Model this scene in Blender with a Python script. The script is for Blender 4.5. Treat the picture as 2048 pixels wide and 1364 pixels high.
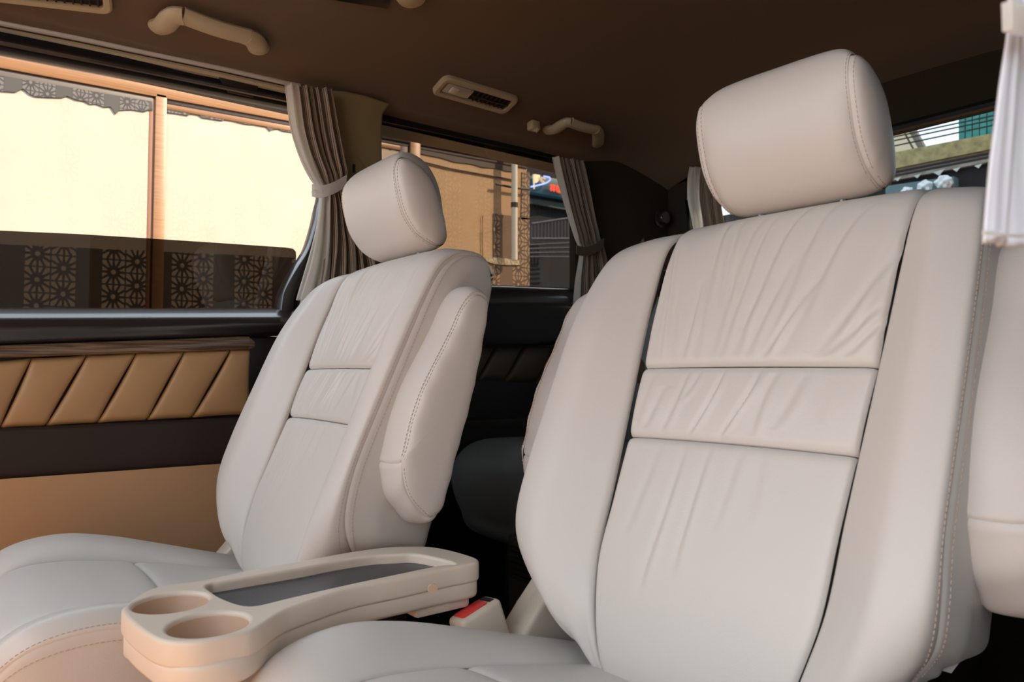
import bpy, bmesh, math, random
import numpy as np
from mathutils import Vector, Matrix
for o in list(bpy.data.objects): bpy.data.objects.remove(o)
SC = bpy.context.scene
COL = SC.collection
R = math.radians

# ---------------------------------------------------------------- camera
cam_d = bpy.data.cameras.new('camera'); cam = bpy.data.objects.new('camera', cam_d); COL.objects.link(cam)
cam.location = (0, 0, .72)
cam.rotation_euler = (R(90 + 2.376), 0, R(52.26))
cam_d.sensor_width = 36; cam_d.lens = 1480 / 2048 * 36
cam_d.clip_start = .02
cam_d.dof.use_dof = True; cam_d.dof.focus_distance = 1.2; cam_d.dof.aperture_fstop = 9
SC.camera = cam
# ---------------------------------------------------------------- sky, sun, exposure
world = bpy.data.worlds.new('world'); SC.world = world; world.use_nodes = True
bg = world.node_tree.nodes['Background']
bg.inputs[0].default_value = (.80, .90, 1.0, 1); bg.inputs[1].default_value = 2.5
sun_d = bpy.data.lights.new('sun', 'SUN'); sun = bpy.data.objects.new('sun', sun_d); COL.objects.link(sun)
sun_d.energy = 8.0; sun_d.color = (1, .80, .56); sun_d.angle = R(1.0)
sun.rotation_euler = Vector((.5, .6, .62)).to_track_quat('Z', 'Y').to_euler()
sun.location = (3, 3, 5)
vs = SC.view_settings
SC.display_settings.display_device = 'sRGB'
vs.view_transform = 'Standard'; vs.look = 'None'; vs.gamma = 1; vs.use_curve_mapping = False
vs.exposure = 0.43

# ---------------------------------------------------------------- materials
def nt(name):
    m = bpy.data.materials.new(name); m.use_nodes = True
    t = m.node_tree; b = t.nodes['Principled BSDF']
    return m, t, b
def N(t, kind, **kw):
    n = t.nodes.new(kind)
    for k, v in kw.items(): setattr(n, k, v)
    return n
def mat(name, col, rough=.5, bump=0, scale=200, metal=0, spec=.5, coat=0, var=0):
    m, t, b = nt(name)
    b.inputs['Base Color'].default_value = (*col, 1); b.inputs['Roughness'].default_value = rough
    b.inputs['Metallic'].default_value = metal; b.inputs['Specular IOR Level'].default_value = spec
    b.inputs['Coat Weight'].default_value = coat; b.inputs['Coat Roughness'].default_value = .1
    if bump or var:
        tc = N(t, 'ShaderNodeTexCoord'); no = N(t, 'ShaderNodeTexNoise')
        no.inputs['Scale'].default_value = scale; no.inputs['Detail'].default_value = 4
        t.links.new(tc.outputs['Object'], no.inputs['Vector'])
        if bump:
            bp = N(t, 'ShaderNodeBump'); bp.inputs['Strength'].default_value = bump; bp.inputs['Distance'].default_value = .002
            t.links.new(no.outputs['Fac'], bp.inputs['Height']); t.links.new(bp.outputs['Normal'], b.inputs['Normal'])
        if var:
            mx = N(t, 'ShaderNodeMix', data_type='RGBA')
            mx.inputs[6].default_value = (*[c * (1 - var) for c in col], 1); mx.inputs[7].default_value = (*[min(1, c * (1 + var)) for c in col], 1)
            t.links.new(no.outputs['Fac'], mx.inputs[0]); t.links.new(mx.outputs[2], b.inputs['Base Color'])
    return m
def leather_mat(name, col, rough=.42):
    m, t, b = nt(name)
    b.inputs['Base Color'].default_value = (*col, 1); b.inputs['Roughness'].default_value = rough
    tc = N(t, 'ShaderNodeTexCoord')
    v = N(t, 'ShaderNodeTexVoronoi'); v.inputs['Scale'].default_value = 700
    n2 = N(t, 'ShaderNodeTexNoise'); n2.inputs['Scale'].default_value = 38; n2.inputs['Detail'].default_value = 5
    t.links.new(tc.outputs['Object'], v.inputs['Vector']); t.links.new(tc.outputs['Object'], n2.inputs['Vector'])
    ad = N(t, 'ShaderNodeMath', operation='MULTIPLY_ADD'); ad.inputs[1].default_value = .25
    t.links.new(v.outputs['Distance'], ad.inputs[0]); t.links.new(n2.outputs['Fac'], ad.inputs[2])
    bp = N(t, 'ShaderNodeBump'); bp.inputs['Strength'].default_value = .12; bp.inputs['Distance'].default_value = .002
    t.links.new(ad.outputs[0], bp.inputs['Height']); t.links.new(bp.outputs['Normal'], b.inputs['Normal'])
    return m
def glass_mat(name, tint, refl=.06):
    m = bpy.data.materials.new(name); m.use_nodes = True; t = m.node_tree
    for n in list(t.nodes): t.nodes.remove(n)
    out = N(t, 'ShaderNodeOutputMaterial'); tr = N(t, 'ShaderNodeBsdfTransparent'); gl = N(t, 'ShaderNodeBsdfGlossy')
    tr.inputs[0].default_value = (*tint, 1); gl.inputs['Roughness'].default_value = .0; gl.inputs[0].default_value = (1, 1, 1, 1)
    fr = N(t, 'ShaderNodeFresnel'); fr.inputs['IOR'].default_value = 1.5
    ge = N(t, 'ShaderNodeNewGeometry'); f1 = N(t, 'ShaderNodeMath', operation='SUBTRACT'); f1.inputs[0].default_value = 1
    f2 = N(t, 'ShaderNodeMath', operation='MULTIPLY')
    t.links.new(ge.outputs['Backfacing'], f1.inputs[1]); t.links.new(f1.outputs[0], f2.inputs[0]); t.links.new(fr.outputs[0], f2.inputs[1])
    mx = N(t, 'ShaderNodeMixShader')
    t.links.new(f2.outputs[0], mx.inputs[0]); t.links.new(tr.outputs[0], mx.inputs[1]); t.links.new(gl.outputs[0], mx.inputs[2])
    t.links.new(mx.outputs[0], out.inputs[0])
    return m
def emit_mat(name, col, s):
    m, t, b = nt(name)
    b.inputs['Base Color'].default_value = (*col, 1); b.inputs['Emission Color'].default_value = (*col, 1); b.inputs['Emission Strength'].default_value = s
    return m
def wood_mat(name, c1, c2, rough=.25, coat=.6, sc=(2, 1.2, 40), amt=1.0):
    m, t, b = nt(name)
    tc = N(t, 'ShaderNodeTexCoord'); mp = N(t, 'ShaderNodeMapping'); mp.inputs['Scale'].default_value = sc
    no = N(t, 'ShaderNodeTexNoise'); no.inputs['Scale'].default_value = 6; no.inputs['Detail'].default_value = 8; no.inputs['Distortion'].default_value = .6
    rp = N(t, 'ShaderNodeValToRGB'); rp.color_ramp.elements[0].position = .35; rp.color_ramp.elements[1].position = .68
    rp.color_ramp.elements[0].color = (*c1, 1); rp.color_ramp.elements[1].color = (*c2, 1)
    t.links.new(tc.outputs['Object'], mp.inputs[0]); t.links.new(mp.outputs[0], no.inputs['Vector'])
    t.links.new(no.outputs['Fac'], rp.inputs[0]); t.links.new(rp.outputs[0], b.inputs['Base Color'])
    b.inputs['Roughness'].default_value = rough; b.inputs['Coat Weight'].default_value = coat; b.inputs['Coat Roughness'].default_value = .08
    return m
def film_mat(name, base, petal, line, plain, plain_low, zc, cell=.105):
    """patterned window film: columns of twelve petalled star flowers with plain columns between them (surface lies in the y-z plane)"""
    m, t, b = nt(name)
    def M(op, a, c=None, d=None):
        n = N(t, 'ShaderNodeMath', operation=op)
        for i, v in enumerate((a, c, d)):
            if v is None: continue
            if isinstance(v, (int, float)): n.inputs[i].default_value = v
            else: t.links.new(v, n.inputs[i])
        return n.outputs[0]
    def mixc(f, a, c):
        n = N(t, 'ShaderNodeMix', data_type='RGBA'); t.links.new(f, n.inputs[0])
        for i, v in ((6, a), (7, c)):
            if isinstance(v, tuple): n.inputs[i].default_value = (*v, 1)
            else: t.links.new(v, n.inputs[i])
        return n.outputs[2]
    tc = N(t, 'ShaderNodeTexCoord'); sx = N(t, 'ShaderNodeSeparateXYZ'); t.links.new(tc.outputs['Object'], sx.inputs[0])
    y, z = sx.outputs[1], sx.outputs[2]
    u = M('DIVIDE', y, cell); v = M('DIVIDE', z, cell * 1.155)
    col = M('FLOOR', u)
    odd = M('MODULO', M('ADD', col, 1000), 2)
    v = M('ADD', v, M('MULTIPLY', odd, .5))
    fx = M('SUBTRACT', M('FRACT', u), .5); fy = M('SUBTRACT', M('FRACT', v), .5)
    r = M('SQRT', M('ADD', M('MULTIPLY', fx, fx), M('MULTIPLY', fy, fy)))
    th = M('ARCTAN2', fy, fx)
    ln = M('MULTIPLY', M('ABSOLUTE', M('SINE', M('MULTIPLY', th, 6))), r)
    lines = M('LESS_THAN', ln, .26)
    rim = M('GREATER_THAN', M('MAXIMUM', M('ABSOLUTE', fx), M('ABSOLUTE', fy)), .47)
    lines = M('MAXIMUM', lines, rim)
    dot = M('LESS_THAN', r, .10)
    lines = M('MULTIPLY', lines, M('SUBTRACT', 1, dot))
    stripe = M('LESS_THAN', M('MODULO', M('ADD', M('DIVIDE', y, cell), 1000.), 3.), 2.0)
    low = M('LESS_THAN', M('SUBTRACT', z, M('MULTIPLY', y, .05)), zc)  # film painted darker below the car glass edge, imitating the dimmer view there
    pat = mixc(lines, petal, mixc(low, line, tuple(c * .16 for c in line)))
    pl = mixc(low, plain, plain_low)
    c = mixc(stripe, pl, pat)
    no = N(t, 'ShaderNodeTexNoise'); no.inputs['Scale'].default_value = 5; t.links.new(tc.outputs['Object'], no.inputs['Vector'])
    c2 = N(t, 'ShaderNodeMix', data_type='RGBA', blend_type='MULTIPLY'); c2.inputs[0].default_value = .25
    t.links.new(c, c2.inputs[6]); t.links.new(no.outputs['Fac'], c2.inputs[7])
    t.links.new(c2.outputs[2], b.inputs['Base Color']); b.inputs['Roughness'].default_value = .6
    return m
def translucent(m, f):
    t = m.node_tree; b = t.nodes['Principled BSDF']; out = [n for n in t.nodes if n.type == 'OUTPUT_MATERIAL'][0]
    tl = N(t, 'ShaderNodeBsdfTranslucent'); mx = N(t, 'ShaderNodeMixShader'); mx.inputs[0].default_value = f
    if b.inputs['Base Color'].links: t.links.new(b.inputs['Base Color'].links[0].from_socket, tl.inputs[0])
    else: tl.inputs[0].default_value = b.inputs['Base Color'].default_value
    t.links.new(b.outputs[0], mx.inputs[1]); t.links.new(tl.outputs[0], mx.inputs[2]); t.links.new(mx.outputs[0], out.inputs[0])
    return m
def rib_mat(name, c1, c2, freq):
    m, t, b = nt(name)
    uv = N(t, 'ShaderNodeUVMap'); w = N(t, 'ShaderNodeTexWave'); w.inputs['Scale'].default_value = freq
    w.inputs['Distortion'].default_value = 1.0; w.inputs['Detail'].default_value = 2
    rp = N(t, 'ShaderNodeValToRGB'); rp.color_ramp.elements[0].color = (*c1, 1); rp.color_ramp.elements[1].color = (*c2, 1)
    t.links.new(uv.outputs[0], w.inputs['Vector']); t.links.new(w.outputs['Fac'], rp.inputs[0]); t.links.new(rp.outputs[0], b.inputs['Base Color'])
    bp = N(t, 'ShaderNodeBump'); bp.inputs['Strength'].default_value = .4; bp.inputs['Distance'].default_value = .002
    t.links.new(w.outputs['Fac'], bp.inputs['Height']); t.links.new(bp.outputs['Normal'], b.inputs['Normal'])
    b.inputs['Roughness'].default_value = .85
    return m

LEATHER = leather_mat('cream_leather', (.62, .585, .54))
STITCH = mat('stitch_thread', (.50, .39, .31), .7)
BEIGE = mat('beige_plastic', (.70, .60, .49), .38, bump=.05, scale=900)
CUPM = mat('shaded_cup_plastic', (.55, .37, .25), .45)  # deeper tan puts the light bouncing inside the cup wells into the colour
PILLAR = mat('shaded_pillar_beige', (.27, .21, .105), .5, bump=.08, scale=700)  # the trim beige darkened: shade of the inward-facing pillar put into its colour
BEIGE_D = mat('beige_trim', (.46, .38, .25), .5, bump=.08, scale=700)
HEAD = mat('headliner_cloth', (.165, .122, .088), .95, bump=.25, scale=900, spec=.1)
REARH = mat('shade_painted_rear_trim', (.04, .029, .018), .9, bump=.2, scale=900, spec=.1)  # beige trim painted dark, with the shade at the rear in its colour
BLACKT = mat('dark_trim', (.020, .016, .016), .32, bump=.03, scale=800, coat=.9)
BLACKG = mat('black_frame', (.008, .009, .012), .35)
BROWNT = mat('dark_brown_trim', (.022, .013, .010), .6, bump=.05, scale=800)
TAN = leather_mat('tan_leather', (.44, .27, .125), .5)
TANP = mat('tan_plastic', (.55, .34, .18), .5, bump=.08, scale=700)
WOOD = wood_mat('walnut_strip', (.06, .040, .026), (.25, .165, .10), .2, .8)
RUBBER = mat('grey_rubber_mat', (.045, .047, .055), .35, bump=.15, scale=500, var=.25)
CARPET = mat('blue_grey_carpet', (.22, .24, .32), .95, bump=.8, scale=600, spec=.1)
RED = mat('red_button', (.75, .06, .05), .35)
STEEL = mat('grey_steel', (.25, .25, .26), .35, metal=.8)
DARKL = leather_mat('dark_leather', (.15, .17, .17), .45)
LINING = translucent(mat('cream_lining', (.88, .86, .82), .85, bump=.3, scale=300), .7)
RIB = translucent(rib_mat('ribbed_curtain', (.16, .115, .08), (.60, .49, .38), 22), .3)
WHITEC = rib_mat('white_curtain', (.70, .70, .74), (.80, .80, .84), 3)
RAIL = mat('curtain_rail', (.55, .52, .50), .3)
DOORGL = glass_mat('tinted_door_glass', (.21, .19, .17))
QGL = glass_mat('tinted_quarter_glass', (.56, .53, .50))
RGL = glass_mat('tinted_rear_glass', (.64, .66, .66))
GROOVE = mat('vent_dark', (.02, .012, .008), .6)
LENS = mat('lamp_lens', (.45, .44, .40), .15)

# ---------------------------------------------------------------- mesh helpers
def link(o, parent=None):
    COL.objects.link(o)
    if parent is not None: o.parent = parent
    return o
def mesh_obj(name, verts, faces, m, parent=None, smooth=35, uv=None):
    me = bpy.data.meshes.new(name); me.from_pydata([tuple(map(float, v)) for v in verts], [], faces)
    me.materials.append(m)
    if uv is not None:
        l = me.uv_layers.new(name='UVMap')
        vi = np.empty(len(me.loops), dtype=np.int32); me.loops.foreach_get('vertex_index', vi)
        l.data.foreach_set('uv', np.asarray(uv, dtype=np.float32)[vi].ravel())
    me.polygons.foreach_set('use_smooth', [True] * len(me.polygons))
    if smooth and smooth < 180: me.set_sharp_from_angle(angle=R(smooth))
    me.update()
    o = bpy.data.objects.new(name, me)
    return link(o, parent)
def empty(name, loc, label, cat, group=None):
    o = bpy.data.objects.new(name, None); o.location = loc; o.empty_display_size = .05; COL.objects.link(o)
    return tag(o, label, cat, group)
def tag(o, label=None, cat=None, group=None, kind=None):
    if label: o['label'] = label
    if cat: o['category'] = cat
    if group: o['group'] = group
    if kind: o['kind'] = kind
    return o
class MB:
    def __init__(s): s.bm = bmesh.new()
    def _merge(s, b):
        me = bpy.data.meshes.new('tmp'); b.to_mesh(me); b.free(); s.bm.from_mesh(me); bpy.data.meshes.remove(me)
    def box(s, lo, hi, bev=0, seg=2, M=None):
        b = bmesh.new(); bmesh.ops.create_cube(b, size=1)
        lo, hi = Vector(lo), Vector(hi); c = (lo + hi) / 2; d = hi - lo
        for v in b.verts: v.co = Vector((v.co.x * d.x, v.co.y * d.y, v.co.z * d.z)) + c
        if bev: bmesh.ops.bevel(b, geom=b.edges[:], offset=bev, segments=seg, affect='EDGES', profile=.5)
        if M is not None: b.transform(M)
        s._merge(b); return s
    def prism(s, pts, vec, bev=0, seg=2):
        b = bmesh.new(); vec = Vector(vec)
        a = [b.verts.new(p) for p in pts]; c = [b.verts.new(Vector(p) + vec) for p in pts]; n = len(a)
        b.faces.new(a); b.faces.new(c[::-1])
        for i in range(n): b.faces.new((a[i], c[i], c[(i + 1) % n], a[(i + 1) % n]))
        bmesh.ops.recalc_face_normals(b, faces=b.faces[:])
        if bev: bmesh.ops.bevel(b, geom=b.edges[:], offset=bev, segments=seg, affect='EDGES', profile=.5)
        s._merge(b); return s
    def tube(s, path, r, n=10, flat=1.0, up=(0, 0, 1), caps=True):
        b = bmesh.new(); P = [Vector(p) for p in path]; up = Vector(up); rings = []
        for i, p in enumerate(P):
            d = (P[min(i + 1, len(P) - 1)] - P[max(i - 1, 0)]).normalized()
            a = d.cross(up)
            if a.length < 1e-4: a = d.cross(Vector((1, 0, 0)))
            a.normalize(); c = a.cross(d)
            rr = r[i] if isinstance(r, (list, tuple)) else r
            rings.append([b.verts.new(p + a * rr * math.cos(2 * math.pi * k / n) + c * rr * flat * math.sin(2 * math.pi * k / n)) for k in range(n)])
        for i in range(len(P) - 1):
            for k in range(n): b.faces.new((rings[i][k], rings[i][(k + 1) % n], rings[i + 1][(k + 1) % n], rings[i + 1][k]))
        if caps: b.faces.new(rings[0][::-1]); b.faces.new(rings[-1])
        bmesh.ops.recalc_face_normals(b, faces=b.faces[:])
        s._merge(b); return s
    def lathe(s, prof, org, axis=(0, 0, 1), n=24, close=False):
        b = bmesh.new(); q = Vector(axis).to_track_quat('Z', 'Y'); rings = []
        for (r, h) in prof:
            rings.append([b.verts.new(Vector(org) + q @ Vector((r * math.cos(2 * math.pi * k / n), r * math.sin(2 * math.pi * k / n), h))) for k in range(n)])
        for i in range(len(rings) - 1):
            for k in range(n): b.faces.new((rings[i][k], rings[i][(k + 1) % n], rings[i + 1][(k + 1) % n], rings[i + 1][k]))
        if close: b.faces.new(rings[0][::-1]); b.faces.new(rings[-1])
        bmesh.ops.remove_doubles(b, verts=b.verts[:], dist=1e-6)
        bmesh.ops.recalc_face_normals(b, faces=b.faces[:])
        s._merge(b); return s
    def build(s, name, m, parent=None, smooth=35):
        me = bpy.data.meshes.new(name); s.bm.to_mesh(me); s.bm.free(); me.materials.append(m)
        me.polygons.foreach_set('use_smooth', [True] * len(me.polygons)); me.set_sharp_from_angle(angle=R(smooth))
        return link(bpy.data.objects.new(name, me), parent)
def crom(P, m, closed=False):
    """Catmull-Rom resampling of control rows P (n, ...) to m samples"""
    P = np.asarray(P, float); n = len(P)
    if closed: Q = np.concatenate([P[-1:], P, P[:2]]); seg = n
    else: Q = np.concatenate([2 * P[:1] - P[1:2], P, 2 * P[-1:] - P[-2:-1]]); seg = n - 1
    t = np.linspace(0, seg, m, endpoint=not closed); i = np.minimum(t.astype(int), seg - 1); f = t - i
    f = f.reshape((-1,) + (1,) * (P.ndim - 1))
    a, b, c, d = Q[i], Q[i + 1], Q[i + 2], Q[i + 3]
    return .5 * (2 * b + (c - a) * f + (2 * a - 5 * b + 4 * c - d) * f ** 2 + (3 * b - a - 3 * c + d) * f ** 3)
def surf(net, nu, nv):
    g = crom(net, nu); g = np.swapaxes(crom(np.swapaxes(g, 0, 1), nv), 0, 1); return g
def normals(g):
    du = np.gradient(g, axis=0); dv = np.gradient(g, axis=1); n = np.cross(du, dv)
    return n / (np.linalg.norm(n, axis=2, keepdims=True) + 1e-12)
def patch(name, net, nu, nv, m, parent, out, edges={}, disp=None):
    """spline patch with rounded-under edges; edges: side -> (depth, radius).  Returns the grid and its outward normals."""
    g = surf(net, nu, nv); n = normals(g)
    if np.mean(n @ np.asarray(out, float)) < 0: n = -n; flip = True
    else: flip = False
    lu = np.concatenate([np.zeros((1, nv)), np.cumsum(np.linalg.norm(np.diff(g, axis=0), axis=2), axis=0)])
    lv = np.concatenate([np.zeros((nu, 1)), np.cumsum(np.linalg.norm(np.diff(g, axis=1), axis=2), axis=1)], axis=1)
    off = np.zeros((nu, nv))
    for k, (dep, rad) in edges.items():
        d = {'u0': lu, 'u1': lu[-1:] - lu, 'v0': lv, 'v1': lv[:, -1:] - lv}[k]
        q = 1 - np.clip(d / rad, 0, 1)
        off -= dep * (1 - np.sqrt(np.clip(1 - q * q, 0, 1)))
    if disp is not None:
        A, B = np.meshgrid(np.linspace(0, 1, nu), np.linspace(0, 1, nv), indexing='ij'); off += disp(A, B)
    g2 = g + n * off[..., None]
    grid_obj(name, g2, m, parent, flip)
    return g2, n
def grid_obj(name, g, m, parent, flip=False, wrap=False, uv=None, smooth=60):
    nu, nv = g.shape[:2]; idx = np.arange(nu * nv).reshape(nu, nv)
    if wrap: idx = np.concatenate([idx, idx[:1]])
    a, b, c, d = idx[:-1, :-1].ravel(), idx[1:, :-1].ravel(), idx[1:, 1:].ravel(), idx[:-1, 1:].ravel()
    F = np.stack([a, b, c, d] if not flip else [a, d, c, b], 1).tolist()
    return mesh_obj(name, g.reshape(-1, 3), F, m, parent, smooth, uv)
def stitches(name, path, nrm, parent, pitch=.0056, L=.0034, w=.0008, m=None, side=None):
    """a row of raised thread stitches along a path of points, standing on the surface normal"""
    path = np.asarray(path, float); nrm = np.asarray(nrm, float)
    l = np.concatenate([[0], np.cumsum(np.linalg.norm(np.diff(path, axis=0), axis=1))]); V = []; F = []
    for s in np.arange(pitch, l[-1] - pitch, pitch):
        p = [np.array([np.interp(q, l, path[:, k]) for k in range(3)]) for q in (s - L / 2, s + L / 2)]
        nn = np.array([np.interp(s, l, nrm[:, k]) for k in range(3)]); nn /= np.linalg.norm(nn) + 1e-9
        d = p[1] - p[0]; d /= np.linalg.norm(d) + 1e-9; x = np.cross(d, nn)
        b = len(V)
        for q in p:
            V += [q + x * w * .5 - nn * .0005, q + x * w * .3 + nn * .0007, q - x * w * .3 + nn * .0007, q - x * w * .5 - nn * .0005]
        F += [(b, b + 1, b + 5, b + 4), (b + 1, b + 2, b + 6, b + 5), (b + 2, b + 3, b + 7, b + 6), (b, b + 3, b + 2, b + 1), (b + 4, b + 5, b + 6, b + 7)]
    o = mesh_obj(name, V, F, m or STITCH, parent, 30); o['kind'] = 'stuff'; return o

# ---------------------------------------------------------------- creases in the leather
def creases(seed, lines):
    def f(A, B):                     # A runs bottom -> top, B runs left -> right
        h = np.zeros_like(A)
        for (b0, b1, cur, a0, a1, amp, w) in lines:
            tt = np.clip((A - a0) / (a1 - a0), 0, 1)
            x = b0 + (b1 - b0) * tt + cur * tt * (1 - tt)
            env = np.sin(np.pi * np.clip(tt, 0, 1)) ** .6 * ((A >= a0) & (A <= a1))
            q = (B - x) / w
            h += 2.2 * amp * env * (-np.exp(-q * q) + .75 * np.exp(-((q - 1.9) / 1.3) ** 2))
        return h
    return f
rng = random.Random(5)
up_l = []
for k in range(15):
    b = .06 + .058 * k + rng.uniform(-.015, .015)
    up_l.append((b, b + (b - .30) * .45 + rng.uniform(-.03, .05), rng.uniform(-.05, .05), .015, rng.uniform(.22, .62), rng.uniform(.0006, .0015), rng.uniform(.012, .022)))
up_l += [(.36, .34, -.03, .18, .58, .0012, .012), (.47, .60, .02, .10, .62, .0016, .018), (.58, .70, .03, .05, .60, .0015, .02), (.30, .27, -.02, .2, .6, .0012, .016),
         (.40, .36, -.06, .2, .5, .001, .012), (.88, .99, .0, .02, .12, .0013, .02), (.80, .98, .0, .02, .16, .001, .02), (.14, .06, 0, .1, .5, .0009, .02)]
mid_l = [(.20, .27, .04, .06, .97, .0010, .014), (.33, .43, .06, .04, .97, .0016, .011), (.47, .58, .05, .05, .98, .0016, .010), (.60, .64, -.03, .1, .9, .0010, .016), (.68, .75, .03, .2, .98, .0007, .02),
         (.10, .16, .03, .1, .7, .0008, .02), (.27, .33, .03, .5, .99, .0007, .012), (.53, .60, .02, .4, .98, .0008, .012), (.05, .08, 0, .2, .9, .0006, .02), (.85, .80, 0, .3, .95, .0005, .025)]
low_l = [(.28, .34, .02, .55, .99, .0009, .014), (.42, .45, -.02, .62, .99, .0009, .014), (.15, .22, 0, .7, .99, .0006, .02), (.55, .58, 0, .75, .99, .0005, .016), (.68, .66, 0, .8, .99, .0005, .02),
         (.35, .48, .05, .04, .28, .0012, .04), (.52, .62, .04, .03, .24, .0011, .04), (.22, .30, .03, .05, .22, .0009, .04), (.75, .85, .02, .02, .3, .0009, .04)]

# ================================================================= THE SEAT
TH = math.atan(.415); SN, CS = math.sin(TH), math.cos(TH)
def st(x, s, t): return (x, s * SN - t * CS, s * CS + t * SN + .72)
FRONT = np.array((0, -CS, SN)); BACK = -FRONT
def W(s): return float(np.interp(s, [-.40, -.37, -.25, -.098, 0, .2], [.100, .112, .140, .146, .152, .160]))
def centre_net(rows, crown):
    net = []
    for (s, t) in rows:
        w = W(s); net.append([st(x * w, s, t + crown * (1 - x * x)) for x in (-1, -.7, -.35, 0, .35, .7, 1)])
    return net
def mirror(net): return [[(-p[0], p[1], p[2]) for p in row] for row in net]
E = (.007, .012)

def make_backrest(root):
    back = []
    BK = [(-.255, -.138, .205), (-.20, -.138, .228), (-.10, -.126, .234), (.0, -.119, .234), (.08, -.113, .232), (.15, -.107, .226), (.19, -.102, .218), (.213, -.110, .205)]
    net = [[st(x * w, s, t - (.014 * (1 - x * x))) for x in (-1, -.6, 0, .6, 1)] for s, t, w in BK]
    b, _ = patch('backrest', net, 30, 20, LEATHER, root, BACK)
    shell = root.children[-1] if root.children else None
    shell = [o for o in COL.objects if o.parent == root and o.name.startswith('backrest')][-1]
    up = [(.007, 0), (.06, .003), (.11, .003), (.16, .002), (.198, -.005), (.225, -.021), (.241, -.046), (.246, -.080), (.225, -.125)]
    mi = [(-.088, 0), (-.056, .002), (-.025, .002), (.007, 0)]
    lo = [(-.40, -.08), (-.375, -.03), (-.33, -.004), (-.25, .004), (-.17, .003), (-.088, 0)]
    patch('upper_panel', centre_net(up, .004), 150, 130, LEATHER, shell, FRONT, {'u0': E, 'v0': E, 'v1': E}, creases(1, up_l))
    patch('middle_panel', centre_net(mi, .003), 70, 130, LEATHER, shell, FRONT, {'u0': E, 'u1': E, 'v0': E, 'v1': E}, creases(2, mid_l))
    patch('lower_panel', centre_net(lo, .006), 110, 120, LEATHER, shell, FRONT, {'u1': E, 'v0': E, 'v1': E}, creases(3, low_l))
    #       seam s,t        peak s,t,x               stitch s,t,x
    RW = [((-.40, -.08), (-.345, -.055, .15), (-.285, -.07, .195)), ((-.372, -.03), (-.33, -.005, .168), (-.266, -.04, .215)),
          ((-.32, -.004), (-.295, .020, .187), (-.245, -.012, .235)), ((-.24, 0), (-.235, .033, .201), (-.212, .008, .243)),
          ((-.15, 0), (-.15, .034, .203), (-.15, .018, .243)), ((-.05, 0), (-.05, .033, .204), (-.05, .016, .243)),
          ((.05, 0), (.05, .030, .203), (.05, .012, .242)), ((.12, 0), (.12, .023, .200), (.115, .008, .240)),
          ((.18, -.002), (.178, .014, .196), (.168, -.001, .236)), ((.214, -.015), (.209, -.006, .192), (.201, -.020, .231)),
          ((.239, -.046), (.231, -.040, .188), (.219, -.046, .227)), ((.246, -.082), (.238, -.076, .185), (.225, -.070, .224)),
          ((.225, -.125), (.218, -.115, .184), (.212, -.097, .222))]
    bs = []; sd = []
    SB = [(-.25, -.14), (-.24, -.142), (-.225, -.142), (-.20, -.138), (-.15, -.132), (-.05, -.125), (.05, -.118), (.11, -.114), (.158, -.11), (.187, -.105), (.203, -.10), (.210, -.096), (.207, -.10)]
    for (s0, t0), (s1, t1, x1), (s2, t2, x2) in RW:
        x0 = W(s0); L = lambda a, b, f: a + (b - a) * f
        row = [(x0, s0, t0), (L(x0, x1, .25), L(s0, s1, .25), L(t0, t1, .30)), (L(x0, x1, .6), L(s0, s1, .6), L(t0, t1, .70)), (x1, s1, t1),
               (L(x1, x2, .6) + .009, L(s1, s2, .6), L(t1, t2, .45) + .003), (x2, s2, t2)]
        bs.append([st(*p) for p in row])
    for j, ((s0, t0), p1, (s2, t2, x2)) in enumerate(RW):
        s3, t3 = SB[j]; x3 = x2 - .008 if 2 < j < 9 else x2 - .004
        sd.append([st(x2, s2, t2), st(x2 + .004, s2 + (s3 - s2) * .3, t2 + (t3 - t2) * .3), st((x2 + x3) / 2 + .005, (s2 + s3) / 2, (t2 + t3) / 2), st(x3, s3, t3)])
    lowfold = creases(4, [(.10, .2, .0, .0, .16, .0012, .06), (.42, .5, 0, .0, .12, .0012, .07)])
    def widen(net):
        out = []
        for row in mirror(net):
            r_ = []
            for p in row:
                f = min(1, max(0, (-p[0] - .14) / .09)); h = max(0, 1 - max(0, (p[2] - .80) / .12))
                r_.append((p[0] - .024 * f, p[1] - .018 * f * CS * min(1, h), p[2] + .018 * f * SN * min(1, h)))
            out.append(r_)
        return out
    for sg in (1, -1):
        f = (lambda q: q) if sg > 0 else widen
        g, n = patch('side_bolster', f(bs), 110, 54, LEATHER, shell, FRONT, {'v0': E, 'v1': (.0022, .006)}, lowfold)
        stitches('stitching', g[6:-8, 49] , n[6:-8, 49], shell)
        def sidefold(A, B):
            return .0016 * np.sin(A * 70 + B * 9) * np.exp(-((A - .07) / .06) ** 2) * np.sin(np.pi * np.clip(B * 1.1, 0, 1))
        g, n = patch('side_panel', f(sd), 110, 40, LEATHER, shell, (sg, 0, 0), {'v0': (.0022, .006), 'v1': (.006, .012)}, sidefold)
        stitches('stitching', g[6:-8, 3], n[6:-8, 3], shell)
    return shell

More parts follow.
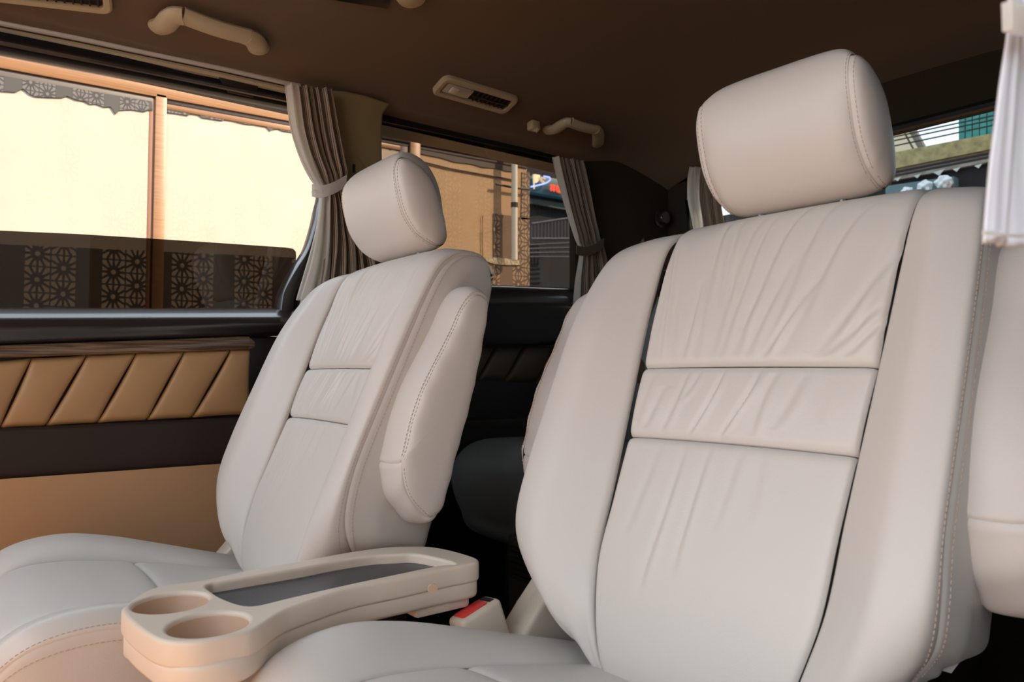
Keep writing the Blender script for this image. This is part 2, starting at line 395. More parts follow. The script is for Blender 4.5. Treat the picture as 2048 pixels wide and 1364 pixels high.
HRC = [(.236, -.010), (.243, .020), (.262, .048), (.295, .072), (.330, .086), (.360, .085), (.380, .071), (.390, .048), (.388, .020), (.370, -.008), (.345, -.028), (.300, -.047), (.262, -.055), (.242, -.040)]
HRS = [(.249, -.005), (.254, .012), (.270, .038), (.298, .062), (.325, .079), (.345, .083), (.355, .077), (.360, .060), (.357, .035), (.347, .012), (.322, -.014), (.290, -.040), (.265, -.052), (.249, -.038)]
def make_headrest(root):
    hc, hs = np.array(HRC), np.array(HRS); cen = np.array([.300, .018])
    cols = [(-1, 0), (-.93, .40), (-.82, .75), (-.65, .93), (-.35, 1), (0, 1), (.35, 1), (.65, .93), (.82, .75), (.93, .40), (1, 0)]
    def ring(x, b, k=1):
        p = hs + (hc - hs) * b; p = cen + (p - cen) * k
        return [st(x, s, t) for s, t in p]
    net = [ring(xf * .107, b) for xf, b in cols]
    net = np.array(net)                                 # (cols, loop, 3)
    g = np.swapaxes(crom(np.swapaxes(net, 0, 1), 110, closed=True), 0, 1)
    g = crom(g, 60)
    g = np.swapaxes(g, 0, 1)                            # (loop, cols)
    gc = np.concatenate([g, g[:1]])
    n = normals(gc)[:-1]
    c = g.reshape(-1, 3).mean(0)
    if np.mean(np.sum(n * (g - c), 2)) < 0: n = -n; fl = True
    else: fl = False
    body = grid_obj('headrest', g, LEATHER, root, fl, wrap=True)
    for sg in (1, -1):
        rings = np.array([ring(sg * (.107 + dx), 0, k) for k, dx in ((.992, -.0015), (.95, .007), (.80, .014), (.5, .019), (.2, .021), (0, .0215))])
        gg = np.swapaxes(crom(np.swapaxes(rings, 0, 1), 110, closed=True), 0, 1)
        gg = crom(gg, 24)
        nn = normals(np.concatenate([gg, gg[:, :1]], 1))[:, :-1]
        if np.mean(nn[..., 0]) * sg < 0: nn = -nn
        gg2 = np.swapaxes(gg, 0, 1)
        o = grid_obj('headrest_side', gg2, LEATHER, body, flip=(sg < 0), wrap=True)
        e = -3 if sg > 0 else 2
        stitches('stitching', g[:, e], n[:, e], body)
        stitches('stitching', gg[4], nn[4], body)
    for sg in (1, -1):
        MB().tube([st(sg * .06, .17, -.06), st(sg * .06, .26, -.03)], .006, 10).build('headrest_post', STEEL, body)
    return body

AF = [(-.125, -.013), (-.11, -.0115), (-.07, -.006), (-.024, -.005), (.02, -.010), (.065, -.016), (.104, -.019), (.131, -.027), (.141, -.043), (.133, -.058), (.095, -.067), (.06, -.074), (-.016, -.085), (-.092, -.091), (-.150, -.097)]
AT = [(-.125, -.013), (-.15, -.027), (-.168, -.045), (-.180, -.068), (-.184, -.085), (-.172, -.096), (-.150, -.097)]
def make_armrest(root, sg, dx=0):
    piv = np.array([-.03, -.050])
    cols = [(.232 + dx, .96), (.236 + dx, 1.02), (.247 + dx, 1.08), (.275 + dx, 1.08), (.296 + dx, 1.04), (.304 + dx, 1.0)]
    def net(pts): return [[st(sg * x, *(piv + (np.array(p) - piv) * k)) for x, k in cols] for p in pts]
    body, n1 = None, None
    g, n = patch('armrest', net(AF), 90, 30, LEATHER, root, FRONT, {'u0': (.004, .007), 'v1': (.0025, .005)})
    body = [o for o in COL.objects if o.parent == root and o.name.startswith('armrest')][-1]
    stitches('stitching', g[2:60, 27], n[2:60, 27], body)
    patch('armrest_tip', net(AT), 40, 30, LEATHER, body, (0, -.5, -1), {'u0': (.004, .007), 'v1': (.0025, .005)},
          lambda A, B: -.0022 * np.exp(-((B - .35) / .03) ** 2) + .0008 * np.sin(A * 22 + B * 5))
    loop = np.array(AF[1:-1] + AT[::-1][1:-1] + [AT[0]])
    loop = np.array(AF[:-1] + AT[::-1][:-1])
    for s2, ks in ((1, ((.99, .303), (.95, .309), (.8, .314), (.5, .317), (0, .318))), (-1, ((.96, .232), (.7, .229), (0, .228)))):
        rings = np.array([[st(sg * (x + dx), *(piv + (p - piv) * k)) for p in loop] for k, x in ks])
        gg = np.swapaxes(crom(np.swapaxes(rings, 0, 1), 100, closed=True), 0, 1); gg = crom(gg, 22)
        nn = normals(np.concatenate([gg, gg[:, :1]], 1))[:, :-1]
        if np.mean(nn[..., 0]) * sg * s2 < 0: nn = -nn
        A, B = np.meshgrid(np.linspace(0, 1, 22), np.linspace(0, 1, 100), indexing='ij')
        if s2 > 0:
            gg = gg + nn * (.0007 * np.sin(gg[..., 2:3] * 130 + gg[..., 1:2] * 60) * np.exp(-((A - .25) / .25) ** 2)[..., None])
        grid_obj('armrest_side', np.swapaxes(gg, 0, 1), LEATHER, body, flip=(sg * s2 < 0), wrap=True)
        if s2 > 0: stitches('stitching', gg[3], nn[3], body)
    MB().tube([st(sg * .22, .03, -.07), st(sg * (.27 + dx), .03, -.05)], .018, 16).build('pivot', BEIGE, body)
    return body

def make_cushion(root):
    Z = .72
    fr = [(-.285, -.302), (-.34, -.293), (-.39, -.287), (-.44, -.289), (-.482, -.308), (-.508, -.346), (-.512, -.40), (-.492, -.49)]
    re = [(-.04, -.358), (-.09, -.347), (-.15, -.333), (-.22, -.316), (-.285, -.302)]
    def net(rows, crown): return [[(x * .157, y, z + Z - .006 + crown * (1 - x * x)) for x in (-1, -.7, -.35, 0, .35, .7, 1)] for y, z in rows]
    MB().box((-.222, -.45, Z - .50), (.222, -.05, Z - .37), .03, 3).build('cushion', LEATHER, root)
    body = [o for o in COL.objects if o.parent == root and o.name.startswith('cushion')][-1]
    soft = (.006, .03)
    patch('cushion_front', net(fr, .008), 70, 50, LEATHER, body, (0, -.3, 1), {'u0': soft, 'v0': soft, 'v1': soft})
    patch('cushion_rear', net(re, .006), 50, 50, LEATHER, body, (0, 0, 1), {'u1': soft, 'v0': soft, 'v1': soft})
    RW = [((-.05, -.362), (.205, -.06, -.352), (.232, -.06, -.368)), ((-.10, -.350), (.212, -.10, -.340), (.240, -.10, -.355)), ((-.17, -.334), (.221, -.17, -.320), (.249, -.17, -.338)),
          ((-.24, -.319), (.228, -.24, -.299), (.257, -.24, -.317)), ((-.31, -.305), (.231, -.31, -.279), (.262, -.31, -.297)), ((-.38, -.294), (.232, -.38, -.267), (.262, -.38, -.285)),
          ((-.44, -.294), (.231, -.445, -.275), (.259, -.437, -.291)), ((-.480, -.313), (.228, -.486, -.301), (.252, -.472, -.311)), ((-.508, -.349), (.222, -.513, -.341), (.244, -.495, -.346)),
          ((-.513, -.40), (.217, -.518, -.40), (.237, -.501, -.40)), ((-.493, -.49), (.212, -.498, -.49), (.232, -.480, -.49))]
    bs = []; sd = []
    for (y0, z0), (x1, y1, z1), (x2, y2, z2) in RW:
        x0 = .157; L = lambda a, b, f: a + (b - a) * f
        bs.append([(x0, y0, z0 + Z), (L(x0, x1, .25), L(y0, y1, .25), L(z0, z1, .36) + Z), (L(x0, x1, .6), L(y0, y1, .6), L(z0, z1, .8) + Z), (x1, y1, z1 + Z), (L(x1, x2, .55) + .001, L(y1, y2, .55), L(z1, z2, .42) + Z), (x2, y2, z2 + Z)])
        zb = min(z2 - .02, -.47); sd.append([(x2, y2, z2 + Z), (x2 + .003, y2, L(z2, zb, .3) + Z), (x2 + .002, y2, L(z2, zb, .65) + Z), (x2 - .008, y2, zb + Z)])
    for sg in (1, -1):
        f = (lambda q: q) if sg > 0 else mirror
        g, n = patch('cushion_bolster', f(bs), 90, 50, LEATHER, body, (0, -.3, 1), {'v0': soft, 'v1': (.0025, .006)})
        stitches('stitching', g[8:, 46], n[8:, 46], body)
        g2, n2 = patch('cushion_side', f(sd), 90, 24, LEATHER, body, (sg, 0, 0), {'v0': (.0025, .006)})
        stitches('stitching', g2[8:, 2], n2[8:, 2], body)
        if sg > 0: stitches('stitching', g[40:, 4], n[40:, 4], body)
    return body

def make_seat_base(root):
    b = MB().box((-.22, -.40, .10), (.22, -.02, .24), .015).build('seat_base', BROWNT, root)
    for sg in (1, -1):
        MB().box((sg * .17 - .02, -.46, 0), (sg * .17 + .02, .10, .035), .004).build('floor_rail', STEEL, b)
        MB().box((sg * .17 - .012, -.36, .03), (sg * .17 + .012, -.06, .11), .003).build('leg', BROWNT, b)
    # moulded hinge cover on the left, with its ramp shaped top and slotted lever
    pr = [(-.205, -.46), (-.20, -.425), (-.165, -.398), (-.137, -.370), (-.087, -.316), (-.03, -.262), (.0, -.245), (.03, -.27), (.05, -.46)]
    h = MB().prism([(-.256, y, z + .72) for y, z in pr], (-.050, 0, 0), .007, 3).build('hinge_cover', BEIGE, root)
    MB().prism([(-.262, y, z + .72) for y, z in ((-.112, -.345), (-.105, -.334), (-.02, -.250), (-.01, -.262))], (-.022, 0, 0), .002, 2).build('recline_lever', BEIGE, h)
    MB().box((-.295, -.180, .312), (-.268, -.158, .328), .003).build('hinge_slot', BLACKT, h)

def make_buckle(root):
    a = Matrix.Translation((-.276, -.152, .338)) @ Matrix.Rotation(R(-6), 4, 'Y') @ Matrix.Rotation(R(16), 4, 'X')
    outer = MB().box((-.018, -.033, -.03), (.018, .033, .082), .007, 3, a).build('buckle', BEIGE, root)
    outer['label'] = 'cream plastic seat belt buckle with red button'
    MB().box((-.0115, -.026, .0765), (.0115, .016, .0845), .003, 2, a).build('release_button', RED, outer)
    MB().box((-.0115, .018, .0775), (.0115, .0265, .0828), .0008, 1, a).build('buckle_slot', BLACKT, outer)
    MB().prism([a @ Vector(p) for p in ((-.006, -.018, -.02), (-.006, .018, -.02), (-.002, .03, -.16), (-.002, -.002, -.16))], (.006, 0, 0), .001).build('buckle_stalk', BLACKT, outer)

seat_r = empty('captain_seat', (-.5165, .737, 0), 'cream leather captain seat nearest the camera, at right, with an armrest on each side', 'seat', 'captain seats of the middle row')
make_backrest(seat_r); make_headrest(seat_r); make_cushion(seat_r); make_seat_base(seat_r)
make_armrest(seat_r, 1)
def copy_tree(o, parent=None):
    c = o.copy(); COL.objects.link(c); c.parent = parent
    for ch in [q for q in list(o.children)]: copy_tree(ch, c)
    return c
bpy.context.view_layer.update()
seat_l = copy_tree(seat_r)
seat_l.location = (-1.188, .5404, 0); seat_l.rotation_euler.z = R(-1.5); seat_r.rotation_euler.z = R(2)
seat_l['label'] = 'cream leather captain seat beside the quilted door, behind the cup holder tray'
[o for o in seat_r.children if o.name.startswith('headrest')][0].location.x = .007
[o for o in seat_r.children if o.name.startswith('headrest')][0].scale.x = .92
make_armrest(seat_r, -1, .046)
make_buckle(seat_r)

# ================================================================= TRAY TABLE
def curve_mesh(name, splines, z, ext, bev, m, parent=None, res=3):
    cu = bpy.data.curves.new('tmp', 'CURVE'); cu.dimensions = '2D'; cu.fill_mode = 'BOTH'; cu.extrude = ext; cu.bevel_depth = bev; cu.bevel_resolution = res
    for pts in splines:
        sp = cu.splines.new('POLY'); sp.points.add(len(pts) - 1); sp.use_cyclic_u = True
        for q, p in zip(sp.points, pts): q.co = (p[0], p[1], 0, 1)
    o = bpy.data.objects.new('tmp', cu); COL.objects.link(o)
    bpy.context.view_layer.update()
    me = bpy.data.meshes.new_from_object(o.evaluated_get(bpy.context.evaluated_depsgraph_get()))
    bpy.data.objects.remove(o); bpy.data.curves.remove(cu)
    me.name = name; me.materials.clear(); me.materials.append(m)
    for v in me.vertices: v.co.z += z
    me.polygons.foreach_set('use_smooth', [True] * len(me.polygons)); me.set_sharp_from_angle(angle=R(40))
    return link(bpy.data.objects.new(name, me), parent)
def smooth_loop(P, m): return [tuple(p) for p in crom(np.array(P)[:, :2], m, closed=True)]
def inset(P, d):
    P = np.array(P); t = np.roll(P, -1, 0) - np.roll(P, 1, 0); n = np.stack([-t[:, 1], t[:, 0]], 1); n /= np.linalg.norm(n, axis=1)[:, None]
    ar = np.sum(P[:, 0] * np.roll(P[:, 1], -1) - np.roll(P[:, 0], -1) * P[:, 1])
    return [tuple(q) for q in P + n * d * (1 if ar > 0 else -1)]
ZT = .475
tray_out = [(-0.858,0.155,0.475),(-0.813,0.155,0.475),(-0.761,0.161,0.475),(-0.737,0.168,0.475),(-0.724,0.179,0.475),(-0.714,0.198,0.475),(-0.713,0.229,0.475),(-0.719,0.247,0.475),(-0.748,0.28,0.475),(-0.762,0.306,0.475),(-0.784,0.375,0.475),(-0.786,0.443,0.475),(-0.789,0.505,0.475),(-0.788,0.542,0.475),(-0.793,0.559,0.475),(-0.813,0.567,0.475),(-0.86,0.564,0.475),(-0.893,0.555,0.475),(-0.912,0.541,0.475),(-0.936,0.5,0.475),(-0.941,0.438,0.475),(-0.935,0.376,0.475),(-0.935,0.324,0.475),(-0.926,0.276,0.475),(-0.921,0.251,0.475),(-0.925,0.225,0.475),(-0.923,0.199,0.475),(-0.9,0.177,0.475),(-0.876,0.163,0.475)]
tray_in = [(-0.892,0.246,0.475),(-0.86,0.246,0.475),(-0.836,0.248,0.475),(-0.801,0.256,0.475),(-0.786,0.27,0.475),(-0.791,0.308,0.475),(-0.799,0.382,0.475),(-0.803,0.453,0.475),(-0.805,0.508,0.475),(-0.797,0.526,0.475),(-0.816,0.53,0.475),(-0.854,0.523,0.475),(-0.88,0.512,0.475),(-0.892,0.492,0.475),(-0.905,0.461,0.475),(-0.908,0.411,0.475),(-0.904,0.364,0.475),(-0.904,0.302,0.475),(-0.904,0.269,0.475),(-0.904,0.256,0.475)]
cups = [(-0.854,0.202,0.475),(-0.759,0.214,0.475)]
tray = empty('tray_table', (tray_out[0][0], tray_out[0][1] + .1, 0), 'beige tray table with two cup holders and dark mat between the seats', 'tray')
tray_base = tray.location.copy()
out_l = smooth_loop(tray_out, 140); in_l = smooth_loop(tray_in, 100)
circ = [[(c[0] + .0365 * math.cos(2 * math.pi * k / 48), c[1] + .0365 * math.sin(2 * math.pi * k / 48)) for k in range(48)] for c in cups]
def rel(P): return [(p[0] - tray_base.x, p[1] - tray_base.y) for p in P]
top = curve_mesh('tray_top', [rel(inset(out_l, .004)), rel(inset(in_l, -.002)), rel(inset(circ[0], -.005)), rel(inset(circ[1], -.005))], ZT - .0125, .0085, .004, BEIGE, tray)
low = curve_mesh('tray_underside', [rel(inset(out_l, .0085)), rel(inset(in_l, -.004)), rel(inset(circ[0], -.008)), rel(inset(circ[1], -.008))], ZT - .0335, .0065, .006, BEIGE, tray)
for c in cups:
    p = (c[0] - tray_base.x, c[1] - tray_base.y, ZT)
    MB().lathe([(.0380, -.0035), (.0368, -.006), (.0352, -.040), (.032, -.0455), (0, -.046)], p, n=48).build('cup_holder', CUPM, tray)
MB().prism([(p[0], p[1], ZT - .012) for p in rel(inset(in_l, -.003))], (0, 0, -.006)).build('tray_mat', RUBBER, tray)
bx = [(-0.848,0.523,0.433)][0]
MB().lathe([(0, .0), (.0055, .0), (.006, -.002)], Vector([(-0.759,0.469,0.463)][0]) - Vector((tray_base.x, tray_base.y, 0)), (.9, -.3, .1), 16).build('screw_cap', CUPM, tray)
q0 = tray_out[14]
MB().box((q0[0] - tray_base.x - .06, q0[1] - tray_base.y - .09, ZT - .058), (q0[0] - tray_base.x - .004, q0[1] - tray_base.y - .01, ZT - .042), .005).build('hinge_bracket', BEIGE, tray)
MB().box((-.06, .18, 0), (-.02, .25, ZT - .045), .008).build('support_post', BROWNT, tray)

# ================================================================= VAN SHELL
def wavy(y, z0, z1, y0=.085, y1=.60): return z0 + (z1 - z0) * (y - y0) / (y1 - y0)
fl = MB().box((-1.66, -1.6, -.03), (-.0, 1.95, 0)).build('floor', CARPET); tag(fl, kind='structure')
MB().box((-1.60, -.72, 0), (-.06, .0, .012), .004).build('bounce_mat', mat('tan_bounce_mat', (.72, .43, .23), .9, bump=.6, scale=500), fl)  # unseen mat, added to bounce warm sunlight onto the seats
# ceiling: cove on both sides and a flat middle
prof = [(-1.665, .640), (-1.635, .652), (-1.62, .657), (-1.60, .668), (-1.50, .700), (-1.40, .732), (-1.30, .765), (-1.22, .785), (-1.10, .800), (-.85, .806), (-.60, .800), (-.48, .785), (-.30, .732), (-.12, .680), (-.04, .65)]
ys = [-.55, -.4, -.1, .3, .7, 1.1, 1.4, 1.65, 1.8, 1.9]
prof_s = crom(np.array(prof), 70)
cg = np.array([[(x, y, z + .72 - max(0, y - 1.45) ** 2 * .35) for x, z in prof_s] for y in ys])
cg = crom(cg, 50)
HOLE = (-1.30, -1.02, .30, .79)
ce = grid_obj('ceiling', cg, HEAD, None, flip=True); tag(ce, kind='structure')
rs = MB().box((-1.7, -.55, 1.54), (.0, 1.95, 1.60), .01).build('roof_skin', BLACKG, ce)

# ---- left side: wall, sliding door panel with its window
wl = MB().box((-1.74, -1.6, 0), (-1.665, 1.95, .70)).box((-1.74, .86, .70), (-1.665, 1.86, .92))\
    .box((-1.74, -.6, 1.345), (-1.665, 1.95, 1.42)).box((-1.74, 1.70, .70), (-1.665, 1.95, 1.36)).build('wall_left', BLACKG); tag(wl, kind='structure')
door = MB().box((-1.664, -.9, .02), (-1.632, .865, .80), .006).build('door_1', BLACKT); tag(door, kind='structure')
def rail_prof(prof, y0, y1, ny, zfun):
    """prof: (x, z at y=.16, z at y=.62)"""
    g = []
    for y in np.linspace(y0, y1, ny): g.append([(x, y, wavy(y, za, zb) + .72) for x, za, zb in prof])
    return crom(np.swapaxes(np.array(g), 0, 1), 40)
belt = rail_prof([(-1.69, .112, .139), (-1.655, .117, .143), (-1.640, .116, .142), (-1.630, .112, .138), (-1.606, .096, .122), (-1.599, .087, .114), (-1.595, .076, .105), (-1.600, .063, .094), (-1.608, .051, .085), (-1.635, .045, .080)], -.9, .82, 30, None)
grid_obj('belt_trim', np.swapaxes(belt, 0, 1), BLACKT, door, smooth=80)
wood = rail_prof([(-1.63, .048, .082), (-1.607, .047, .081), (-1.600, .041, .074), (-1.600, .032, .061), (-1.607, .025, .053), (-1.63, .024, .052)], -.9, .526, 20, None)
grid_obj('wood_strip', np.swapaxes(wood, 0, 1), WOOD, door)
yw = .526
MB().prism([(-1.602, yw - .002, wavy(yw, .047, .081) + .72), (-1.602, yw + .012, wavy(yw, .039, .071) + .72), (-1.602, yw + .014, wavy(yw, .026, .055) + .72), (-1.602, yw - .002, wavy(yw, .024, .052) + .72)], (-.028, 0, 0), .003).build('wood_end', WOOD, door)
# quilted slanted panels
tops = [(-1.61,-0.167,0.721),(-1.61,-0.102,0.724),(-1.61,-0.029,0.731),(-1.61,0.049,0.737),(-1.61,0.135,0.745),(-1.61,0.224,0.752),(-1.61,0.31,0.758),(-1.61,0.4,0.763),(-1.61,0.493,0.768),(-1.61,0.534,0.77)]
bots = [(-1.61,-0.203,0.604),(-1.61,-0.141,0.606),(-1.61,-0.071,0.61),(-1.61,0.006,0.615),(-1.61,0.089,0.618),(-1.61,0.159,0.619),(-1.61,0.243,0.621),(-1.61,0.331,0.623),(-1.61,0.416,0.625),(-1.61,0.533,0.628)]
for k in range(len(tops) - 1):
    a, b, c, d = [Vector(p) for p in (bots[k], bots[k + 1], tops[k + 1], tops[k])]
    net = [[tuple(a.lerp(b, v).lerp(d.lerp(c, v), u) + Vector((.006 * (1 - (2 * u - 1) ** 2) * (1 - (2 * v - 1) ** 2), 0, 0))) for v in (0, .25, .5, .75, 1)] for u in (0, .25, .5, .75, 1)]
    patch('quilted_panel', net, 22, 22, TAN, door, (1, 0, 0), {'u0': (.010, .014), 'u1': (.010, .014), 'v0': (.008, .011), 'v1': (.008, .011)})
MB().prism([(-1.628, y, z) for (_, y, z) in (bots[0], bots[-1], tops[-1], tops[0])], (.004, 0, 0)).build('panel_backing', BROWNT, door)
lowd = rail_prof([(-1.63, -.100, -.095), (-1.604, -.104, -.099), (-1.600, -.118, -.114), (-1.602, -.186, -.188), (-1.63, -.190, -.192)], -.9, .84, 12, None)
grid_obj('dark_lower_strip', np.swapaxes(lowd, 0, 1), BROWNT, door)
lowp = rail_prof([(-1.63, -.189, -.191), (-1.598, -.193, -.195), (-1.594, -.21, -.212), (-1.597, -.40, -.40), (-1.605, -.52, -.52), (-1.63, -.70, -.70)], -.9, .84, 12, None)
grid_obj('lower_panel', np.swapaxes(lowp, 0, 1), TANP, door)
# door window: dark upper frame and curved rear frame
uf = [(-1.64,-0.134,1.368),(-1.64,0.074,1.349),(-1.64,0.328,1.357),(-1.64,0.62,1.365),(-1.64,0.696,1.366)]
ul = [(-1.64,-0.132,1.304),(-1.64,0.074,1.313),(-1.64,0.328,1.321),(-1.64,0.62,1.328),(-1.64,0.696,1.33)]
w1 = MB().prism(uf + ul[::-1], (-.03, 0, 0), .003).build('window_1', BLACKG); tag(w1, kind='structure')
um = [(-1.628,-0.132,1.334),(-1.628,0.073,1.324),(-1.628,0.326,1.332),(-1.628,0.615,1.339),(-1.628,0.691,1.341)]
MB().tube(um, .006, 8).build('weather_strip', BLACKT, w1)
MB().prism([(-1.638,0.456,1.365),(-1.638,0.553,1.367),(-1.638,0.537,1.329),(-1.638,0.483,1.328)], (.006, 0, 0), .002).build('catch_plate', BROWNT, w1)
c1 = [(-1.635,0.695,1.24),(-1.635,0.699,1.146),(-1.635,0.689,1.092),(-1.635,0.681,1.055),(-1.635,0.664,1.001),(-1.635,0.638,0.958),(-1.635,0.618,0.922),(-1.635,0.606,0.893),(-1.635,0.601,0.856)]
c2 = [(-1.625,0.731,1.245),(-1.625,0.727,1.125),(-1.625,0.72,1.076),(-1.625,0.708,1.022),(-1.625,0.684,0.978),(-1.625,0.66,0.936),(-1.625,0.644,0.9),(-1.625,0.638,0.871),(-1.625,0.633,0.837)]
c3 = [(-1.64,0.717,1.126),(-1.64,0.702,1.041),(-1.64,0.678,0.991),(-1.64,0.651,0.948),(-1.64,0.629,0.912),(-1.64,0.619,0.883),(-1.64,0.613,0.851)]
def sweep(a, b, thick, bulge, name, m, parent):
    a = crom(np.array(a), 40); b = crom(np.array(b), 40); cols = []
    for f, h in ((0, -thick), (0, 0), (.12, bulge), (.5, bulge * 1.3), (.88, bulge), (1, 0), (1, -thick)):
        p = a + (b - a) * f; p = p + np.array([h, 0, 0]); cols.append(p)
    return grid_obj(name, np.stack(cols, 1), m, parent, smooth=40)
sweep(c1, c3 if False else [tuple(np.array(p) + (0, .035, 0)) for p in c1], .03, .006, 'rear_frame', BLACKT, w1)
sweep([tuple(np.array(p) + (0, .040, -.0)) for p in c1], [tuple(np.array(p) + (0, .062, 0)) for p in c1], .03, .010, 'inner_frame', BLACKT, w1)
pane = [(-1.7,-0.14,0.969),(-1.7,0.085,0.988),(-1.7,0.209,0.996),(-1.7,0.347,1.002),(-1.7,0.501,1.008),(-1.7,0.639,1.013),(-1.7,0.658,1.012),(-1.7,0.665,1.006),(-1.7,0.666,0.995),(-1.7,0.659,0.842),(-1.7,-0.136,0.808)]
g1 = MB().prism(pane, (-.004, 0, 0)).build('window_pane', DOORGL, w1)
# C pillar trim between the two windows
pl = [(-1.585,0.69,1.369),(-1.585,0.734,1.377),(-1.585,0.791,1.379),(-1.585,0.856,1.374),(-1.585,0.835,1.346),(-1.585,0.832,1.303),(-1.585,0.834,1.23),(-1.585,0.843,1.109),(-1.585,0.855,0.893),(-1.585,0.678,0.882),(-1.585,0.699,1.09)]
tp = MB().prism(pl, (-.05, 0, 0), .008, 3).build('trim_1', PILLAR); tag(tp, kind='structure')
bc = [(-1.583,0.755,1.195)][0]
MB().lathe([(.0, .004), (.018, .005), (.026, .003), (.028, -.004)], bc, (1, 0, 0), 24).build('belt_guide', PILLAR, tp)
MB().box((bc[0] + .002, bc[1] - .004, bc[2] - .012), (bc[0] + .0055, bc[1] + .004, bc[2] + .010), .002).build('belt_slot', GROOVE, tp)
# rear quarter window
qt = [(-1.65,0.838,1.349),(-1.65,1.436,1.357),(-1.65,1.716,1.362)]
qb = [(-1.65,0.841,0.941),(-1.65,1.217,0.961),(-1.65,1.519,0.973),(-1.65,1.713,0.981)]
w2 = MB().prism(qt + [tuple(np.array(p) + (0, 0, .04)) for p in qt[::-1]], (-.02, 0, 0)).prism(qb + [tuple(np.array(p) - (0, 0, .02)) for p in qb[::-1]], (-.02, 0, 0)).build('window_2', BLACKG); tag(w2, kind='structure')
MB().prism([qt[0], qt[2], qb[3], qb[0]], (-.004, 0, 0)).build('window_pane', QGL, w2)
# dark quarter trim under it
qs = [(-1.6,0.863,0.927),(-1.6,1.18,0.944),(-1.6,1.473,0.955),(-1.6,1.798,0.966)]
g = []
for f in np.linspace(0, 1, 12):
    p = np.array([np.interp(f * 3, range(4), [q[k] for q in qs]) for k in range(3)])
    g.append([p + d for d in ((-.055, 0, .006), (-.02, 0, .010), (.0, 0, .004), (.012, 0, -.02), (.014, 0, -.06), (.006, 0, -.15), (-.03, 0, -.16))])
t2 = grid_obj('trim_2', crom(np.swapaxes(np.array(g), 0, 1), 30).swapaxes(0, 1), BLACKT, None, smooth=80); tag(t2, kind='structure')
t3 = MB().box((-1.664, .87, .02), (-1.63, 1.88, .80), .004).box((-1.64, .87, .36), (-1.56, 1.88, .60), .02).build('trim_3', BLACKT); tag(t3, kind='structure')
qtop = [(-1.62,0.989,0.833),(-1.62,1.129,0.831),(-1.62,1.228,0.83),(-1.62,1.329,0.831),(-1.62,1.437,0.833),(-1.62,1.552,0.834),(-1.62,1.681,0.835)]
qbot = [(-1.62,0.903,0.709),(-1.62,1.043,0.702),(-1.62,1.142,0.698),(-1.62,1.231,0.693),(-1.62,1.344,0.688),(-1.62,1.45,0.683),(-1.62,1.571,0.677)]
DKTAN = leather_mat('brown_leather', (.16, .115, .075), .55)
for k in range(len(qtop) - 1):
    a, b, c, d = [Vector(p) for p in (qbot[k], qbot[k + 1], qtop[k + 1], qtop[k])]
    net = [[tuple(a.lerp(b, v).lerp(d.lerp(c, v), u) + Vector((.006 * (1 - (2 * u - 1) ** 2) * (1 - (2 * v - 1) ** 2), 0, 0))) for v in (0, .25, .5, .75, 1)] for u in (0, .25, .5, .75, 1)]
    patch('quilted_panel', net, 14, 14, DKTAN, t3, (1, 0, 0), {'u0': (.009, .012), 'u1': (.009, .012), 'v0': (.008, .01), 'v1': (.008, .01)})
# D pillar and rear wall
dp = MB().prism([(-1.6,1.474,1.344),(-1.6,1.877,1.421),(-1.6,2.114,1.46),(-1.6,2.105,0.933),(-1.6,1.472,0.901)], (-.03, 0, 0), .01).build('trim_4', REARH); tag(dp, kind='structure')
kb = [(-1.585,1.844,1.217)][0]
MB().lathe([(0, .02), (.018, .019), (.022, .014), (.023, 0), (.030, -.002), (.03, -.02)], kb, (1, -.2, 0), 20).build('knob', BLACKT, dp)
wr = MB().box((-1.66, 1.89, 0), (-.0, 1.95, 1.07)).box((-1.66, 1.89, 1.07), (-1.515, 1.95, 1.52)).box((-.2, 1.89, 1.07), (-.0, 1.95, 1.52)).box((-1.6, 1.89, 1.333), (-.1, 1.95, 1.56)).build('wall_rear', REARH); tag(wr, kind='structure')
w3 = MB().tube([(-1.515, 1.89, 1.07), (-1.515, 1.89, 1.27), (-1.50, 1.89, 1.31), (-1.46, 1.89, 1.333), (-.26, 1.89, 1.333), (-.22, 1.89, 1.31), (-.2, 1.89, 1.27), (-.2, 1.89, 1.07), (-1.515, 1.89, 1.07)], .012, 8).build('window_3', BLACKG); tag(w3, kind='structure')
MB().box((-1.52, 1.915, 1.05), (-.19, 1.919, 1.35)).build('window_pane', RGL, w3)
# right side behind the door opening
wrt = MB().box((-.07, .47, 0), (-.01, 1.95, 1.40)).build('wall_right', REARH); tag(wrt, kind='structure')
wf = MB().box((-1.66, -.80, 0), (-.01, -.73, .86), .02).build('bounce_wall_front', mat('tan_bounce_wall', (.76, .46, .25), .6, bump=.1, scale=300)); tag(wf, kind='structure')  # unseen bulkhead, added to catch the sun and bounce warm light back
rt = [(-1.672,-0.036,1.359),(-1.647,0.073,1.367),(-1.639,0.193,1.37),(-1.633,0.326,1.372),(-1.625,0.473,1.374),(-1.622,0.61,1.375),(-1.621,0.639,1.376)]
cr = empty('curtain_rail', rt[3], 'pale curtain rail along the top of the door window', 'rail')
MB().tube([tuple(Vector(p) - Vector(rt[3])) for p in rt], .0055, 10).build('rail', RAIL, cr)
MB().tube([tuple(Vector(p) - Vector(rt[3]) + Vector((-.012, 0, -.012))) for p in rt], .008, 8).build('rail_base', BEIGE_D, cr)

